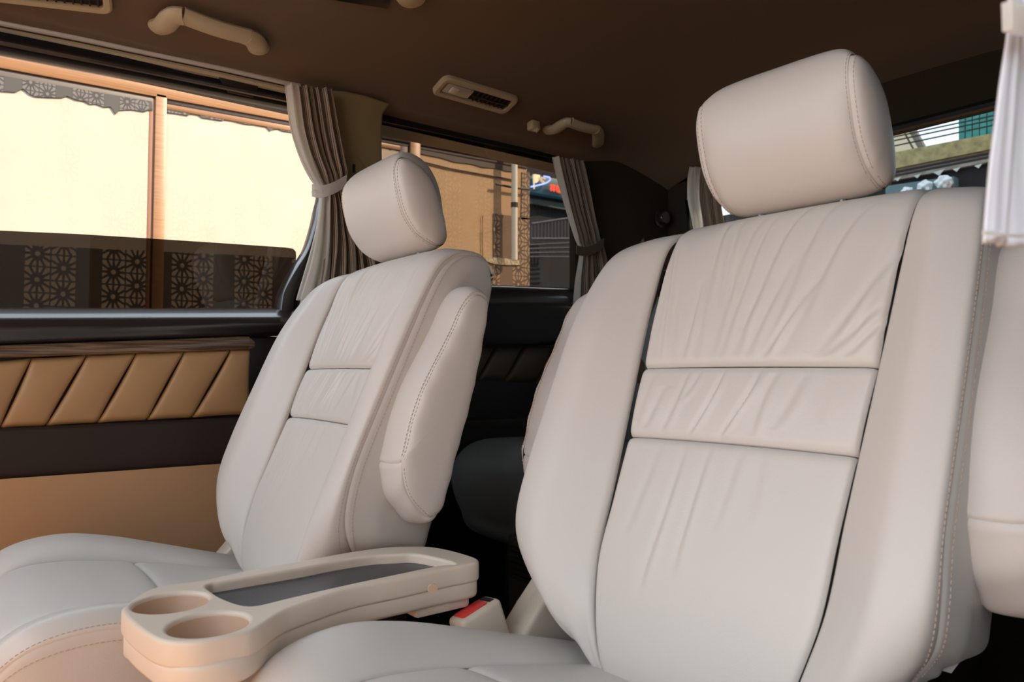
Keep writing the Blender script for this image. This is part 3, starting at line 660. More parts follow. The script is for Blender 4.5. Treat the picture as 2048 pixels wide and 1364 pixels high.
# ================================================================= CEILING FITTINGS
SL = Vector((-1, 0, -.33)).normalized()      # down the cove
CN = Vector((.33, 0, -1)).normalized()       # out of the cove, into the cabin
def on_cove(p, h): return Vector(p) + CN * h
def handle(name, pts, label, hr):
    """pts: foot, corner, corner, foot on the cove surface"""
    a, b, c, d = [Vector(p) for p in pts]; o = (a + d) / 2
    r = empty(name, o, label, 'handle', 'grab handles on the headliner')
    L = lambda p, h: tuple(on_cove(p, h) - o)
    path = [L(a, .004), L(a.lerp(b, .35), .020), L(a.lerp(b, .85), .030), L(b.lerp(c, .10), .034)]
    MB().tube(crom(np.array(path), 14), [hr * 1.12] * 8 + [hr * 1.05] * 6, 14, .7, CN).build('handle_foot', BEIGE_D, r)
    path = [L(d, .004), L(d.lerp(c, .35), .020), L(d.lerp(c, .85), .030), L(c.lerp(b, .10), .034)]
    MB().tube(crom(np.array(path), 14), [hr * 1.12] * 8 + [hr * 1.05] * 6, 14, .7, CN).build('handle_foot', BEIGE_D, r)
    MB().tube(crom(np.array([L(b.lerp(c, .08), .033), L(b.lerp(c, .3), .036), L(b.lerp(c, .5), .037), L(b.lerp(c, .7), .036), L(b.lerp(c, .92), .033)]), 16), hr, 14, .7, CN).build('grip', BEIGE_D, r)
    return r
handle('grab_handle', [(-1.555,0.325,1.401),(-1.479,0.336,1.426),(-1.489,0.486,1.423),(-1.54,0.517,1.406)], 'beige grab handle on the headliner above the door window', .019)
handle('grab_handle', [(-1.559,1.333,1.4),(-1.478,1.326,1.427),(-1.479,1.44,1.426),(-1.561,1.529,1.4)], 'shaded grab handle above the rear quarter window', .016)
hk = [(-1.549,1.274,1.403)][0]
h = empty('coat_hook', hk, 'small beige coat hook beside the rear grab handle', 'hook')
MB().box((-.014, -.014, -.022), (.014, .014, .004), .005).build('hook_body', BEIGE_D, h)
MB().tube([(0, 0, -.018), (.012, 0, -.026), (.022, 0, -.02)], .005, 8).build('hook_tip', BEIGE_D, h)
def vent(name, quad, label, lamp):
    a, b, c, d = [Vector(p) for p in quad]      # rear-far corners: a front-inboard, b rear-inboard, c rear-outboard, d front-outboard
    o = (a + b + c + d) / 4; ex = ((b - a) + (c - d)).normalized(); ey = ((a - d) + (b - c)).normalized(); n = ex.cross(ey)
    if n.z > 0: n = -n
    ey = n.cross(ex); w = ((b - a).length + (c - d).length) / 4; hgt = ((a - d).length + (b - c).length) / 4
    M = Matrix((ex, ey, n)).transposed().to_4x4()
    r = empty(name, o, label, 'vent', 'ceiling air vents')
    # frame with rounded corners
    def rr(w, h, rad, z): return [(sx * (w - rad) + rad * math.cos(t), sy * (h - rad) + rad * math.sin(t), z) for sx, sy, t0 in ((1, 1, 0), (-1, 1, 90), (-1, -1, 180), (1, -1, 270)) for t in [R(t0 + k * 15) for k in range(7)]]
    x0 = -w * .12 if lamp else -w + .02
    rings = [rr(w, hgt, .018, -.002), rr(w, hgt, .018, .006), rr(w - .004, hgt - .004, .016, .010), rr(w - .014, hgt - .014, .008, .009), rr(w - .016, hgt - .016, .007, -.002)]
    V = [M @ Vector(p) for q in rings for p in q]; n0 = len(rings[0]); F = []
    for i in range(len(rings) - 1):
        for k in range(n0): F.append((i * n0 + k, i * n0 + (k + 1) % n0, (i + 1) * n0 + (k + 1) % n0, (i + 1) * n0 + k))
    mesh_obj('vent_frame', V, F, BEIGE_D, r, 40)
    MB().box((-w + .012, -hgt + .012, -.004), (w - .012, hgt - .012, .001), 0, 1, M).build('vent_backing', GROOVE, r)
    k = x0 + .012
    while k < w - .022:
        MB().box((k, -hgt + .018, -.001), (k + .003, hgt - .018, .007), 0, 1, M @ Matrix.Rotation(R(0), 4, 'Y')).build('vent_slat', BROWNT, r); k += .0135
    MB().box((x0, -.002, .004), (w - .018, .002, .009), 0, 1, M).build('vent_bar', BROWNT, r)
    if lamp:
        MB().box((-w + .020, -hgt + .019, .0), (x0 - .004, hgt - .019, .008), .003, 2, M).build('lamp_lens', LENS, r)
        MB().box((-w + .035, -.010, .007), (-w + .058, .012, .012), .003, 2, M).build('lamp_switch', BEIGE, r)
    return r
vent('air_vent', [(-1.469,0.933,1.428),(-1.472,1.166,1.427),(-1.541,1.166,1.404),(-1.536,0.938,1.406)], 'shaded ceiling air vent with a reading lamp, behind the pillar', True)
vent('air_vent', [(-1.554,-0.029,1.4),(-1.464,0.24,1.429),(-1.569,0.229,1.395),(-1.601,-0.029,1.384)], 'beige framed air vent at the top left corner, over the door window', False)
# overhead lamp and dark recess at the top edge
lp = Vector([(-1.29,0.739,1.489)][0])
lamp = empty('ceiling_lamp', lp, 'round beige lamp housing on the ceiling edge at the top', 'lamp')
MB().lathe([(.033, -.004), (.033, .006), (.029, .013), (.018, .018), (0, .019)], (0, 0, 0), CN, 32).build('lamp_housing', BEIGE_D, lamp)
rcs = [(-1.361,0.565,1.462),(-1.358,0.612,1.464),(-1.346,0.665,1.467),(-1.337,0.712,1.47),(-1.254,0.672,1.498),(-1.314,0.535,1.478)]
rc = MB().prism(rcs, tuple(CN * .006), .001).build('sunshade_edge', BLACKG); tag(rc, 'dark recess edge in the ceiling beside the round lamp', 'panel')
MB().tube([(-1.374,0.539,1.465),(-1.363,0.614,1.469),(-1.352,0.668,1.473),(-1.346,0.719,1.475)], .004, 8).build('recess_lip', BEIGE_D, rc)

# ================================================================= CURTAINS
def curtain(root, name_a, ledge, redge, x_off, nf, amp, lin, fabric, lining, tie, rows=70, cols=150, thick=.0015, nrm=(1, 0, 0), seed=0, lin_amp=1.0):
    L = crom(np.array(ledge), rows); Rr = crom(np.array(redge), rows); o = np.array(root.location)
    r_ = random.Random(seed); ph = [r_.uniform(0, 6.28) for _ in range(6)]
    a = np.linspace(0, 1, cols)[None, :, None]; v = np.linspace(0, 1, rows)[:, None]
    P = L[:, None] * (1 - a) + Rr[:, None] * a
    aa = np.linspace(0, 1, cols)[None, :] + .018 * np.sin(5 * v + ph[0])
    h = amp * (np.sin(2 * np.pi * nf * aa + ph[1]) + .45 * np.sin(2 * np.pi * nf * 1.73 * aa + ph[2] + 2 * v)) + .35 * amp * np.sin(2 * np.pi * nf * .4 * aa + 3 * v)
    pinch = 1 - .65 * np.exp(-((v - tie) / .06) ** 2) if tie is not None else 1
    g = P + np.array(nrm)[None, None] * (h * pinch)[..., None] - o
    u = np.stack(np.broadcast_arrays(np.linspace(0, 1, cols)[None, :], v), 2)
    k = int(cols * lin)
    ob = None
    for nm, sl, m in ((name_a, slice(k, cols), fabric), ('curtain_lining', slice(0, k + 1), lining)):
        gg = g[:, sl]; 
        if gg.shape[1] < 2: continue
        ob = grid_obj(nm, gg, m, root, uv=u[:, sl].reshape(-1, 2), smooth=180)
        sd = ob.modifiers.new('thickness', 'SOLIDIFY'); sd.thickness = thick
    return g + o
def tieband(root, pa, w, m, knob=True):
    o = Vector(root.location); P = crom(np.array(pa), 24); V = []; F = []
    for i, p in enumerate(P):
        p = Vector(p) - o
        for dz, dx in ((-w / 2, 0), (-w / 2, .004), (w / 2, .004), (w / 2, 0)): V.append(p + Vector((dx, 0, dz)))
    for i in range(len(P) - 1):
        for k in range(4): F.append((i * 4 + k, i * 4 + (k + 1) % 4, i * 4 + 4 + (k + 1) % 4, i * 4 + 4 + k))
    F += [(0, 1, 2, 3), (len(V) - 4, len(V) - 1, len(V) - 2, len(V) - 3)]
    b = mesh_obj('tieback', V, F, m, root, 40)
    return b
# door curtain
cl = [(-1.555,0.583,1.346),(-1.555,0.587,1.317),(-1.555,0.596,1.253),(-1.555,0.615,1.195),(-1.555,0.639,1.149),(-1.555,0.655,1.127),(-1.555,0.662,1.1),(-1.555,0.656,1.046),(-1.555,0.643,0.988),(-1.555,0.625,0.921),(-1.555,0.614,0.876)]
crr = [(-1.555,0.69,1.358),(-1.555,0.698,1.319),(-1.555,0.71,1.259),(-1.555,0.721,1.203),(-1.555,0.727,1.175),(-1.555,0.727,1.155),(-1.555,0.741,1.119),(-1.555,0.762,1.07),(-1.555,0.786,1.014),(-1.555,0.802,0.957),(-1.555,0.813,0.888)]
dc = empty('door_curtain', cl[4], 'taupe ribbed curtain with cream edge, tied back beside the door window', 'curtain', 'window curtains')
curtain(dc, 'curtain', cl, crr, 0, 7, .008, .22, RIB, LINING, .47, seed=3)
mid = [(-1.555,0.622,1.174),(-1.555,0.665,0.879)]
lcl = [(-1.548,0.659,1.106),(-1.548,0.656,1.067),(-1.548,0.649,1.01),(-1.548,0.638,0.954),(-1.548,0.623,0.898),(-1.548,0.616,0.865)]
lcr = [(-1.548,0.687,1.122),(-1.548,0.688,1.082),(-1.548,0.689,1.015),(-1.548,0.687,0.958),(-1.548,0.682,0.902),(-1.548,0.68,0.868)]
curtain(dc, 'curtain_fold', lcl, lcr, 0, 1.6, .006, .98, RIB, LINING, None, rows=40, cols=60, seed=8)
tb = tieband(dc, [(-1.538,0.636,1.117),(-1.538,0.646,1.116),(-1.538,0.661,1.118),(-1.538,0.678,1.125),(-1.538,0.696,1.136),(-1.538,0.716,1.15)], .027, LINING)
for px in [(-1.533,0.654,1.117),(-1.533,0.64,1.112)]:
    MB().lathe([(.0, .003), (.005, .002), (.0065, 0)], Vector(px) - Vector(dc.location), (1, -.3, 0), 14).build('snap_button', LINING, tb)
# quarter window curtain
ql = [(-1.57,1.364,1.33),(-1.57,1.373,1.3),(-1.57,1.392,1.246),(-1.57,1.415,1.184),(-1.57,1.446,1.108),(-1.57,1.461,1.077),(-1.57,1.465,1.052),(-1.57,1.453,0.985),(-1.57,1.445,0.909)]
qr = [(-1.57,1.478,1.337),(-1.57,1.49,1.305),(-1.57,1.51,1.241),(-1.57,1.526,1.184),(-1.57,1.546,1.127),(-1.57,1.559,1.104),(-1.57,1.571,1.077),(-1.57,1.6,0.996),(-1.57,1.63,0.919)]
qc = empty('quarter_curtain', ql[4], 'shaded brown curtain with pale edge, tied back at the rear quarter window', 'curtain', 'window curtains')
curtain(qc, 'curtain', ql, qr, 0, 6, .007, .16, RIB, LINING, .58, seed=6)
tb = tieband(qc, [(-1.548,1.429,1.068),(-1.548,1.449,1.065),(-1.548,1.468,1.067),(-1.548,1.494,1.075),(-1.548,1.516,1.086),(-1.548,1.537,1.1)], .026, RIB)
# curtain at the rear window
rl = [(-1.459,1.83,1.354),(-1.465,1.83,1.316),(-1.466,1.83,1.253),(-1.455,1.83,1.189),(-1.448,1.83,1.141)]
rrr = [(-1.363,1.83,1.34),(-1.357,1.83,1.293),(-1.351,1.83,1.232),(-1.344,1.83,1.171),(-1.338,1.83,1.125)]
bc_ = empty('rear_curtain', rl[2], 'dim brown curtain at the left edge of the back window', 'curtain', 'window curtains')
curtain(bc_, 'curtain', rl, rrr, 0, 5, .008, .35, RIB, LINING, None, nrm=(0, -1, 0), seed=2)
# white curtain close to the camera at the right edge
nl = [(-0.13,0.392,0.917),(-0.13,0.396,0.904),(-0.13,0.397,0.895),(-0.13,0.399,0.887),(-0.13,0.393,0.874),(-0.13,0.385,0.853),(-0.13,0.379,0.833),(-0.13,0.373,0.813),(-0.13,0.369,0.795),(-0.13,0.365,0.777)]
nr = [(-0.13,0.465,0.943),(-0.13,0.464,0.926),(-0.13,0.461,0.914),(-0.13,0.459,0.904),(-0.13,0.465,0.894),(-0.13,0.467,0.873),(-0.13,0.469,0.851),(-0.13,0.469,0.83),(-0.13,0.469,0.808),(-0.13,0.467,0.786)]
nc = empty('side_curtain', nl[5], 'white curtain hanging close to the camera at the right edge', 'curtain', 'window curtains')
curtain(nc, 'curtain', nl, nr, 0, 1.6, .0035, 0, WHITEC, LINING, .33, seed=4)
tb = tieband(nc, [(-0.124,0.376,0.88),(-0.124,0.382,0.881),(-0.124,0.392,0.883),(-0.124,0.412,0.888),(-0.124,0.438,0.897)], .013, LINING)
hem = [(-0.126,0.354,0.78),(-0.126,0.367,0.781),(-0.126,0.385,0.782),(-0.126,0.403,0.784),(-0.126,0.423,0.786)]
MB().tube([tuple(Vector(p) - Vector(nc.location)) for p in hem], .0008, 6).build('hem_seam', LINING, nc)

# ================================================================= THIRD ROW BENCH, FLOOR VENT
bn = empty('rear_bench', (-.85, 1.25, 0), 'dark leather rear bench seat seen between the two captain seats', 'bench')
def bl(x, y, z): return (x + .85, y - 1.35, z + .035 if z > .2 else z)
cn = []
for x, k in ((-1.50, .72), (-1.49, .9), (-1.44, 1), (-1.30, 1.02), (-1.22, 1.0), (-1.10, 1.03), (-.80, 1.05), (-.52, 1.0), (-.47, .8)):
    cn.append([bl(x, 1.30 + (y - 1.30) * k, .42 + (z - .42) * k) for y, z in ((1.65, .50), (1.40, .515), (1.22, .525), (1.12, .52), (1.065, .485), (1.05, .43), (1.075, .36), (1.13, .30), (1.4, .28))])
patch('bench_cushion', cn, 60, 60, DARKL, bn, (0, -.5, .6))
cn = []
for x, k in ((-1.50, .85), (-1.47, .97), (-1.35, 1), (-.75, 1), (-.50, .97), (-.46, .8)):
    cn.append([bl(x, 1.62 + (y - 1.62) * k, .70 + (z - .70) * k) for y, z in ((1.50, .46), (1.53, .60), (1.58, .75), (1.62, .86), (1.66, .89), (1.71, .88), (1.74, .80), (1.72, .60))])
patch('bench_backrest', cn, 50, 50, DARKL, bn, (0, -1, .3))
MB().box(bl(-1.40, 1.15, 0), bl(-.55, 1.6, .32), .02).build('bench_base', BLACKT, bn)
fv = [(-1.194,0.9,0.372),(-1.122,0.9,0.385),(-1.122,0.9,0.321),(-1.194,0.9,0.305)]
v0 = Vector(fv[0]); 
ft = empty('floor_duct', ((fv[0][0] + fv[1][0]) / 2, .92, 0), 'dark slotted heater duct low between the seats', 'vent')
wv = (fv[1][0] - fv[0][0]) / 2
MB().box((-wv - .01, 0, 0), (wv + .06, .06, fv[0][2] + .02), .006).build('duct_housing', BLACKT, ft)
for k in range(6):
    zz = fv[3][2] + (fv[0][2] - fv[3][2]) * (k + .3) / 6
    MB().box((-wv, -.006, zz), (wv + .04, .003, zz + .008), .001).build('duct_slat', BLACKG, ft)

# ================================================================= OUTSIDE
def ez(y, z): return z + .028 * (y - .137) + .72
XW = -3.0
gr = MB().box((-14, -12, -.50), (12, 16, -.45)).build('ground', mat('terracotta_paving', (.30, .16, .08), .9, bump=.4, scale=60, var=.2)); tag(gr, kind='structure')
ob = MB().box((3.6, -4, -.45), (4.2, 9, 4.1)).box((3.45, -4, 4.0), (4.2, 9, 4.2)).build('wall_light_blocker', mat('blocker_wall', (.16, .12, .10), .8, bump=.3, scale=20, var=.2)); tag(ob, kind='structure')  # unseen wall, added to cut the side light and darken the pane reflection
OAK = wood_mat('varnished_frame', (.22, .105, .043), (.29, .148, .065), .4, .2, (2, .6, 30))
DKFR = mat('dark_track', (.05, .035, .028), .5)
PLASTER = mat('tan_board', (.62, .36, .17), .8, bump=.1, scale=60, var=.08)
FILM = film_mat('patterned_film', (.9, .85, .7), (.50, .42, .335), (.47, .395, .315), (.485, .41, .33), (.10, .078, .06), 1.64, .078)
FILM2 = film_mat('patterned_film_tan', (.9, .85, .7), (.52, .35, .19), (.46, .30, .16), (.49, .325, .175), (.49, .325, .175), -5, .078)
FILM3 = film_mat('patterned_film_brown', (.9, .85, .7), (.40, .26, .145), (.10, .06, .04), (.18, .11, .065), (.18, .11, .065), -5, .078)
FILMD = film_mat('patterned_film_grey', (.2, .2, .2), (.13, .12, .115), (.035, .03, .03), (.055, .05, .045), (.055, .05, .045), -5, .05)
shop = empty('shopfront', (XW, 1.0, -.45), 'shop window with orange wooden frames and patterned film outside the door', 'building')
so = Vector(shop.location)
def srel(pts): return [tuple(Vector(p) - so) for p in pts]
def slab(y0, y1, za, zb, x0, x1, name, m, bev=.002, flat=False):
    f = (lambda y, z: z + .72) if flat else ez
    return MB().prism(srel([(x0, y0, f(y0, za)), (x0, y1, f(y1, za)), (x0, y1, f(y1, zb)), (x0, y0, f(y0, zb))]), (x1 - x0, 0, 0), bev).build(name, m, shop)
slab(-2.5, 1.50, 1.022, 1.087, -2.992, -3.06, 'header_beam', OAK)
slab(1.50, 2.425, 1.022, 1.058, -2.992, -3.06, 'header_beam', mat('dark_brown_beam', (.022, .011, .010), .5))
FAS = mat('dark_fascia', (.012, .018, .045), .5)
slab(-2.5, 1.50, 1.087, 1.28, -2.97, -3.10, 'fascia', FAS)
slab(1.50, 2.425, 1.058, 1.28, -2.97, -3.10, 'fascia', FAS)
slab(-2.5, .612, .965, 1.022, -2.999, -3.05, 'window_track', DKFR)
slab(.66, 2.425, 1.005, 1.022, -2.999, -3.05, 'window_track', DKFR)
slab(.66, 1.665, .982, 1.003, -2.996, -3.05, 'frame_rail', OAK)
MB().box(tuple(Vector((-3.06, .620, -.4)) - so), tuple(Vector((-2.992, .660, 1.77)) - so), .004).build('mullion', OAK, shop)
MB().box(tuple(Vector((-3.06, .600, -.4)) - so), tuple(Vector((-3.0, .620, 1.75)) - so), .003).build('mullion_edge', mat('brown_edge', (.20, .085, .045), .5), shop)
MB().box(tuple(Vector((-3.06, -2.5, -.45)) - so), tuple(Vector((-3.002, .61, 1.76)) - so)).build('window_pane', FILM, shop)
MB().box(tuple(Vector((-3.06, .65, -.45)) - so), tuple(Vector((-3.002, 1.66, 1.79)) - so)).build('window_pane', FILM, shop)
MB().box(tuple(Vector((-3.06, 1.66, -.45)) - so), tuple(Vector((-3.0, 1.715, 1.80)) - so), .003).build('mullion', DKFR, shop)
MB().box(tuple(Vector((-3.06, 1.715, -.45)) - so), tuple(Vector((-2.99, 1.77, 1.80)) - so), .003).build('mullion', OAK, shop)
MB().box(tuple(Vector((-3.06, 1.765, -.45)) - so), tuple(Vector((-3.006, 2.425, 1.82)) - so)).build('board_panel', FILM2, shop)
def film(pts, x, name, m):
    return MB().prism(srel([(x, p[1], p[2]) for p in pts]), (.004, 0, 0)).build(name, m, shop)
film([(-3.03,-0.123,1.729),(-3.03,0.14,1.718),(-3.03,0.608,1.735),(-3.03,0.609,1.708),(-3.03,0.583,1.691),(-3.03,0.544,1.69),(-3.03,0.501,1.679),(-3.03,0.488,1.661),(-3.03,0.471,1.685),(-3.03,0.45,1.679),(-3.03,0.425,1.685),(-3.03,0.406,1.679),(-3.03,0.386,1.687),(-3.03,0.362,1.685),(-3.03,0.334,1.693),(-3.03,0.319,1.683),(-3.03,0.278,1.675),(-3.03,0.241,1.669),(-3.03,0.224,1.673),(-3.03,0.203,1.688),(-3.03,0.183,1.671),(-3.03,0.141,1.665),(-3.03,0.005,1.68),(-3.03,-0.122,1.681)], -3.0015, 'torn_film', FILMD)
film([(-3.03,0.657,1.736),(-3.03,1.175,1.741),(-3.03,1.171,1.727),(-3.03,1.143,1.726),(-3.03,1.11,1.724),(-3.03,1.093,1.729),(-3.03,1.068,1.722),(-3.03,1.058,1.713),(-3.03,1.043,1.727),(-3.03,0.995,1.726),(-3.03,0.965,1.722),(-3.03,0.925,1.722),(-3.03,0.909,1.731),(-3.03,0.889,1.733),(-3.03,0.866,1.716),(-3.03,0.827,1.714),(-3.03,0.789,1.712),(-3.03,0.774,1.722),(-3.03,0.752,1.724),(-3.03,0.737,1.709),(-3.03,0.697,1.708),(-3.03,0.658,1.705)], -3.0015, 'torn_film', FILMD)
film([(-3.02,2.205,1.522),(-3.02,2.441,1.527),(-3.02,2.441,1.163),(-3.02,2.014,1.133),(-3.02,2.014,1.207),(-3.02,2.206,1.251)], -3.0055, 'brown_patch', FILM3)
film([(-3.02,2.391,1.767),(-3.02,2.441,1.775),(-3.02,2.441,1.521),(-3.02,2.384,1.514)], -3.0055, 'brown_patch', FILM3)
film([(-3.015,2.152,1.296),(-3.015,2.208,1.297),(-3.015,2.288,1.299),(-3.015,2.367,1.296),(-3.015,2.373,1.273),(-3.015,2.288,1.265),(-3.015,2.208,1.264),(-3.015,2.152,1.274)], -3.000, 'foil_tape', mat('crumpled_foil', (.85, .72, .45), .25, bump=1.0, scale=90, metal=.9))
film([(-3.02,1.598,1.763),(-3.02,1.676,1.763),(-3.02,1.676,1.752),(-3.02,1.65,1.74),(-3.02,1.629,1.745),(-3.02,1.614,1.735),(-3.02,1.598,1.747)], -3.005, 'torn_film', DKFR)
film([(-3.02,1.762,1.77),(-3.02,2.357,1.78),(-3.02,2.357,1.761),(-3.02,2.292,1.753),(-3.02,2.211,1.755),(-3.02,2.133,1.747),(-3.02,2.072,1.752),(-3.02,1.968,1.744),(-3.02,1.896,1.751),(-3.02,1.812,1.75),(-3.02,1.762,1.751)], -3.005, 'torn_film', DKFR)
MB().tube(srel([(-3,1.772,1.714),(-3,1.941,1.707),(-3,2.119,1.71),(-3,2.335,1.714)]), .0035, 6).build('cable', DKFR, shop)
MB().tube(srel([(-3,2.135,1.5),(-3,2.132,1.403),(-3,2.136,1.278)]), .0018, 6).build('cable', DKFR, shop)
MB().tube(srel([(-2.98,2.204,1.668),(-2.98,2.326,1.667),(-2.98,2.419,1.673)]), .006, 6).build('cable', DKFR, shop)
dpz = [(-2.95,2.296,1.852),(-2.95,2.299,1.287)]
dpp = empty('downpipe', dpz[1], 'pale vertical drainpipe on the tan wall outside', 'pipe')
MB().tube([(0, 0, 0), (0, 0, dpz[0][2] - dpz[1][2])], .016, 14).build('pipe', mat('white_pvc', (.75, .72, .62), .4), dpp)
cz = [(-2.95,2.296,1.569)][0][2] - dpz[1][2]
MB().tube([(0, 0, cz - .012), (0, 0, cz + .012)], .019, 14).build('pipe_clip', DKFR, dpp)
# dark street beyond
XS = -8.0
st_ = [(-8,6.333,3.598),(-8,8.545,3.646),(-8,8.525,1.528),(-8,6.332,1.434)]
sb = empty('street_building', (XS - .4, (st_[0][1] + st_[1][1]) / 2, -.45), 'dark building across the street seen through the quarter window', 'building')
o_ = Vector(sb.location)
NAVY = mat('dark_navy_wall', (.004, .006, .014), .8)
MB().prism([tuple(Vector((XS, p[1], z)) - o_) for p, z in ((st_[0], -.45), (st_[1], -.45), (st_[1], 5.2), (st_[0], 5.2))], (-3, 0, 0)).build('facade', NAVY, sb)
MB().prism([tuple(Vector(p) - o_) for p in [(-7.9,6.359,3.126),(-7.9,7.784,3.159),(-7.9,7.784,3.053),(-7.9,6.359,3.057)]], (-.6, 0, 0)).build('canopy', mat('canopy_green', (.02, .05, .055), .6), sb)
RLG = mat('railing_blue', (.022, .032, .06), .6)
for u0, u1 in ((0, 1),):
    a, b, c, d = [Vector(p) - o_ for p in [(-7.7,6.285,2.716),(-7.7,7.015,2.892),(-7.7,7.013,2.593),(-7.7,6.285,2.512)]]
    MB().tube([a, b], .02, 6).build('balcony_rail', RLG, sb); MB().tube([d, c], .02, 6).build('balcony_rail', RLG, sb)
    for k in range(13):
        f = k / 12; MB().tube([a.lerp(b, f), d.lerp(c, f)], .012, 5).build('baluster', RLG, sb)
    a, b, c, d = [Vector(p) - o_ for p in [(-7.7,6.25,2.427),(-7.7,7.042,2.539),(-7.7,7.041,2.339),(-7.7,6.249,2.264)]]
    for k in range(4):
        f = k / 3; MB().tube([a.lerp(d, f), b.lerp(c, f)], .014, 5).build('balcony_rail', RLG, sb)
sg_ = [(-7.8,6.332,3.401),(-7.8,6.439,3.432),(-7.8,7.688,3.473),(-7.8,7.686,3.203),(-7.8,6.332,3.18)]
sn = empty('shop_sign', sg_[2], 'dark teal shop sign with red characters and a blue neon loop', 'sign')
so2 = Vector(sn.location)
MB().prism([tuple(Vector(p) - so2) for p in sg_], (-.12, 0, 0), .01).build('sign_board', emit_mat('sign_teal', (.008, .05, .075), 1.2), sn)
MB().tube(crom(np.array([tuple(Vector(p) - so2 + Vector((.08, 0, 0))) for p in [(-7.8,6.297,3.23),(-7.8,6.421,3.269),(-7.8,6.528,3.307),(-7.8,6.592,3.338),(-7.8,6.638,3.373),(-7.8,6.647,3.396),(-7.8,6.628,3.414),(-7.8,6.592,3.415),(-7.8,6.528,3.412)]]), 40), .010, 8).build('neon_tube', emit_mat('neon_blue', (.16, .26, 1.0), 6), sn)
WL = emit_mat('sign_white', (.9, .78, .5), .6)
MB().prism([tuple(Vector(p) - so2) for p in [(-7.76,6.379,3.421),(-7.76,6.477,3.423),(-7.76,6.459,3.351),(-7.76,6.405,3.301),(-7.76,6.379,3.31)]], (.03, 0, 0)).build('sign_emblem', WL, sn)
MB().tube([tuple(Vector(p) - so2) for p in [(-7.72,6.346,3.407),(-7.72,6.355,3.209)]], .012, 6).build('sign_emblem', WL, sn)
for pp in ([(-7.72,6.453,3.39),(-7.72,6.479,3.339),(-7.72,6.533,3.299)], [(-7.72,6.47,3.365),(-7.72,6.542,3.328)], [(-7.72,6.488,3.382),(-7.72,6.56,3.38)]):
    MB().tube([tuple(Vector(p) - so2) for p in pp], .008, 5).build('sign_emblem', WL, sn)
SR = emit_mat('sign_red', (.85, .10, .04), 1.1)
s0, s1, s3 = [Vector(p) - so2 for p in [(-7.74,6.659,3.329),(-7.74,6.752,3.33),(-7.74,6.659,3.231)]]
ex, ez_ = (s1 - s0), (s3 - s0)
def glyph(ox, strokes):
    m = MB()
    for (xa, ya, xb, yb) in strokes:
        m.tube([s0 + ex * (ox + xa) + ez_ * ya, s0 + ex * (ox + xb) + ez_ * yb], .0095, 5)
    m.build('sign_character', SR, sn)
glyph(0, ((0, .15, .42, .15), (0, .45, .42, .45), (.2, .0, .2, 1), (.2, .5, 0, .85), (.2, .5, .42, .8), (.5, .1, 1, .1), (.75, 0, .75, 1), (.5, .38, 1, .38), (.75, .45, .5, .85), (.75, .45, 1, .85)))
glyph(1.15, ((.2, 0, .2, 1), (0, .2, .4, .2), (.2, .4, 0, .7), (.5, .05, 1, .05), (.55, .2, .95, .2), (.55, .2, .55, .42), (.95, .2, .95, .42), (.55, .42, .95, .42), (.5, .58, 1, .58), (.5, 1, 1, 1), (.5, .58, .5, 1), (1, .58, 1, 1), (.75, .58, .75, 1), (.5, .8, 1, .8)))
glyph(2.3, ((0, .1, .9, .1), (.1, .3, .8, .3), (.1, .3, .1, .6), (.8, .3, .8, .6), (.1, .6, .8, .6), (.45, 0, .45, 1), (0, .8, .9, .8)))
# view through the back window
YB = 7.0
lg = [(-3.64,7,2.78),(-1.991,7,2.722),(-1.995,7,2.601),(-3.643,7,2.618)]
cl_ = empty('concrete_ledge', lg[0], 'mossy yellow concrete ledge of a building behind the van', 'ledge')
lo_ = Vector(cl_.location)
MOSS = mat('mossy_plaster', (.33, .29, .14), .9, bump=.5, scale=14, var=.9)
BRK = mat('weathered_brick', (.30, .28, .25), .95, bump=.6, scale=14, var=.7)
MB().prism([tuple(Vector(p) - lo_) for p in lg], (0, .5, 0)).build('ledge_top', MOSS, cl_)
q = [(-3.669,7.05,2.631),(-2.009,7.05,2.614),(-2.011,7.05,2.509),(-3.671,7.05,2.517)]
MB().prism([tuple(Vector(p) - lo_) for p in q], (0, .5, 0)).build('ledge_face', BRK, cl_)
for f in (.35, .62):
    a = Vector(q[0]).lerp(Vector(q[3]), f) - lo_; b = Vector(q[1]).lerp(Vector(q[2]), f) - lo_
    MB().tube([a, b], .012, 5).build('brick_course', mat('course_dark', (.06, .055, .05), .9), cl_)
q = [(-6.742,7.1,2.518),(-2.026,7.1,2.521),(-2.059,7.1,1.219),(-6.751,7.1,1.529)]
so3 = MB().prism(q, (0, .6, 0)).build('dark_shop_opening', mat('shop_dark', (.006, .009, .012), .8)); tag(so3, 'dark shop opening under the concrete ledge', 'building')
FLG = mat('flag_cloth', (.62, .62, .58), .8)
flags = [(-3.242,7.042,2.522),(-3.067,7.042,2.513),(-2.898,7.042,2.51),(-2.736,7.042,2.502),(-2.564,7.042,2.495)]
FL = ('leftmost of the small white bunting flags, beside the big headrest', 'second of the small white bunting flags counted from the headrest', 'largest white bunting flag, in the middle of its row under the ledge',
      'fourth of the small white bunting flags counted from the headrest', 'rightmost of the small white bunting flags, nearest the white curtain')
for i, p in enumerate(flags):
    s_ = .06 if i != 2 else .09
    f = MB().prism([(p[0], p[1], p[2] + .006), (p[0] + s_ * 1.1, p[1], p[2] + s_ * .1 + .006), (p[0] + s_ * .55, p[1], p[2] - s_ * .38)], (0, .007, 0)).build('bunting_flag', FLG)
    tag(f, FL[i], 'flag', 'bunting flags under the ledge')
bgx = [(-3.26,6.9,2.442),(-2.67,6.9,2.411),(-2.677,6.9,2.116),(-3.264,6.9,2.218)]
dcn = empty('display_counter', (bgx[2][0] - .2, 6.8, -.45), 'dark counter carrying the white plastic bags, outside', 'counter'); do = Vector(dcn.location)
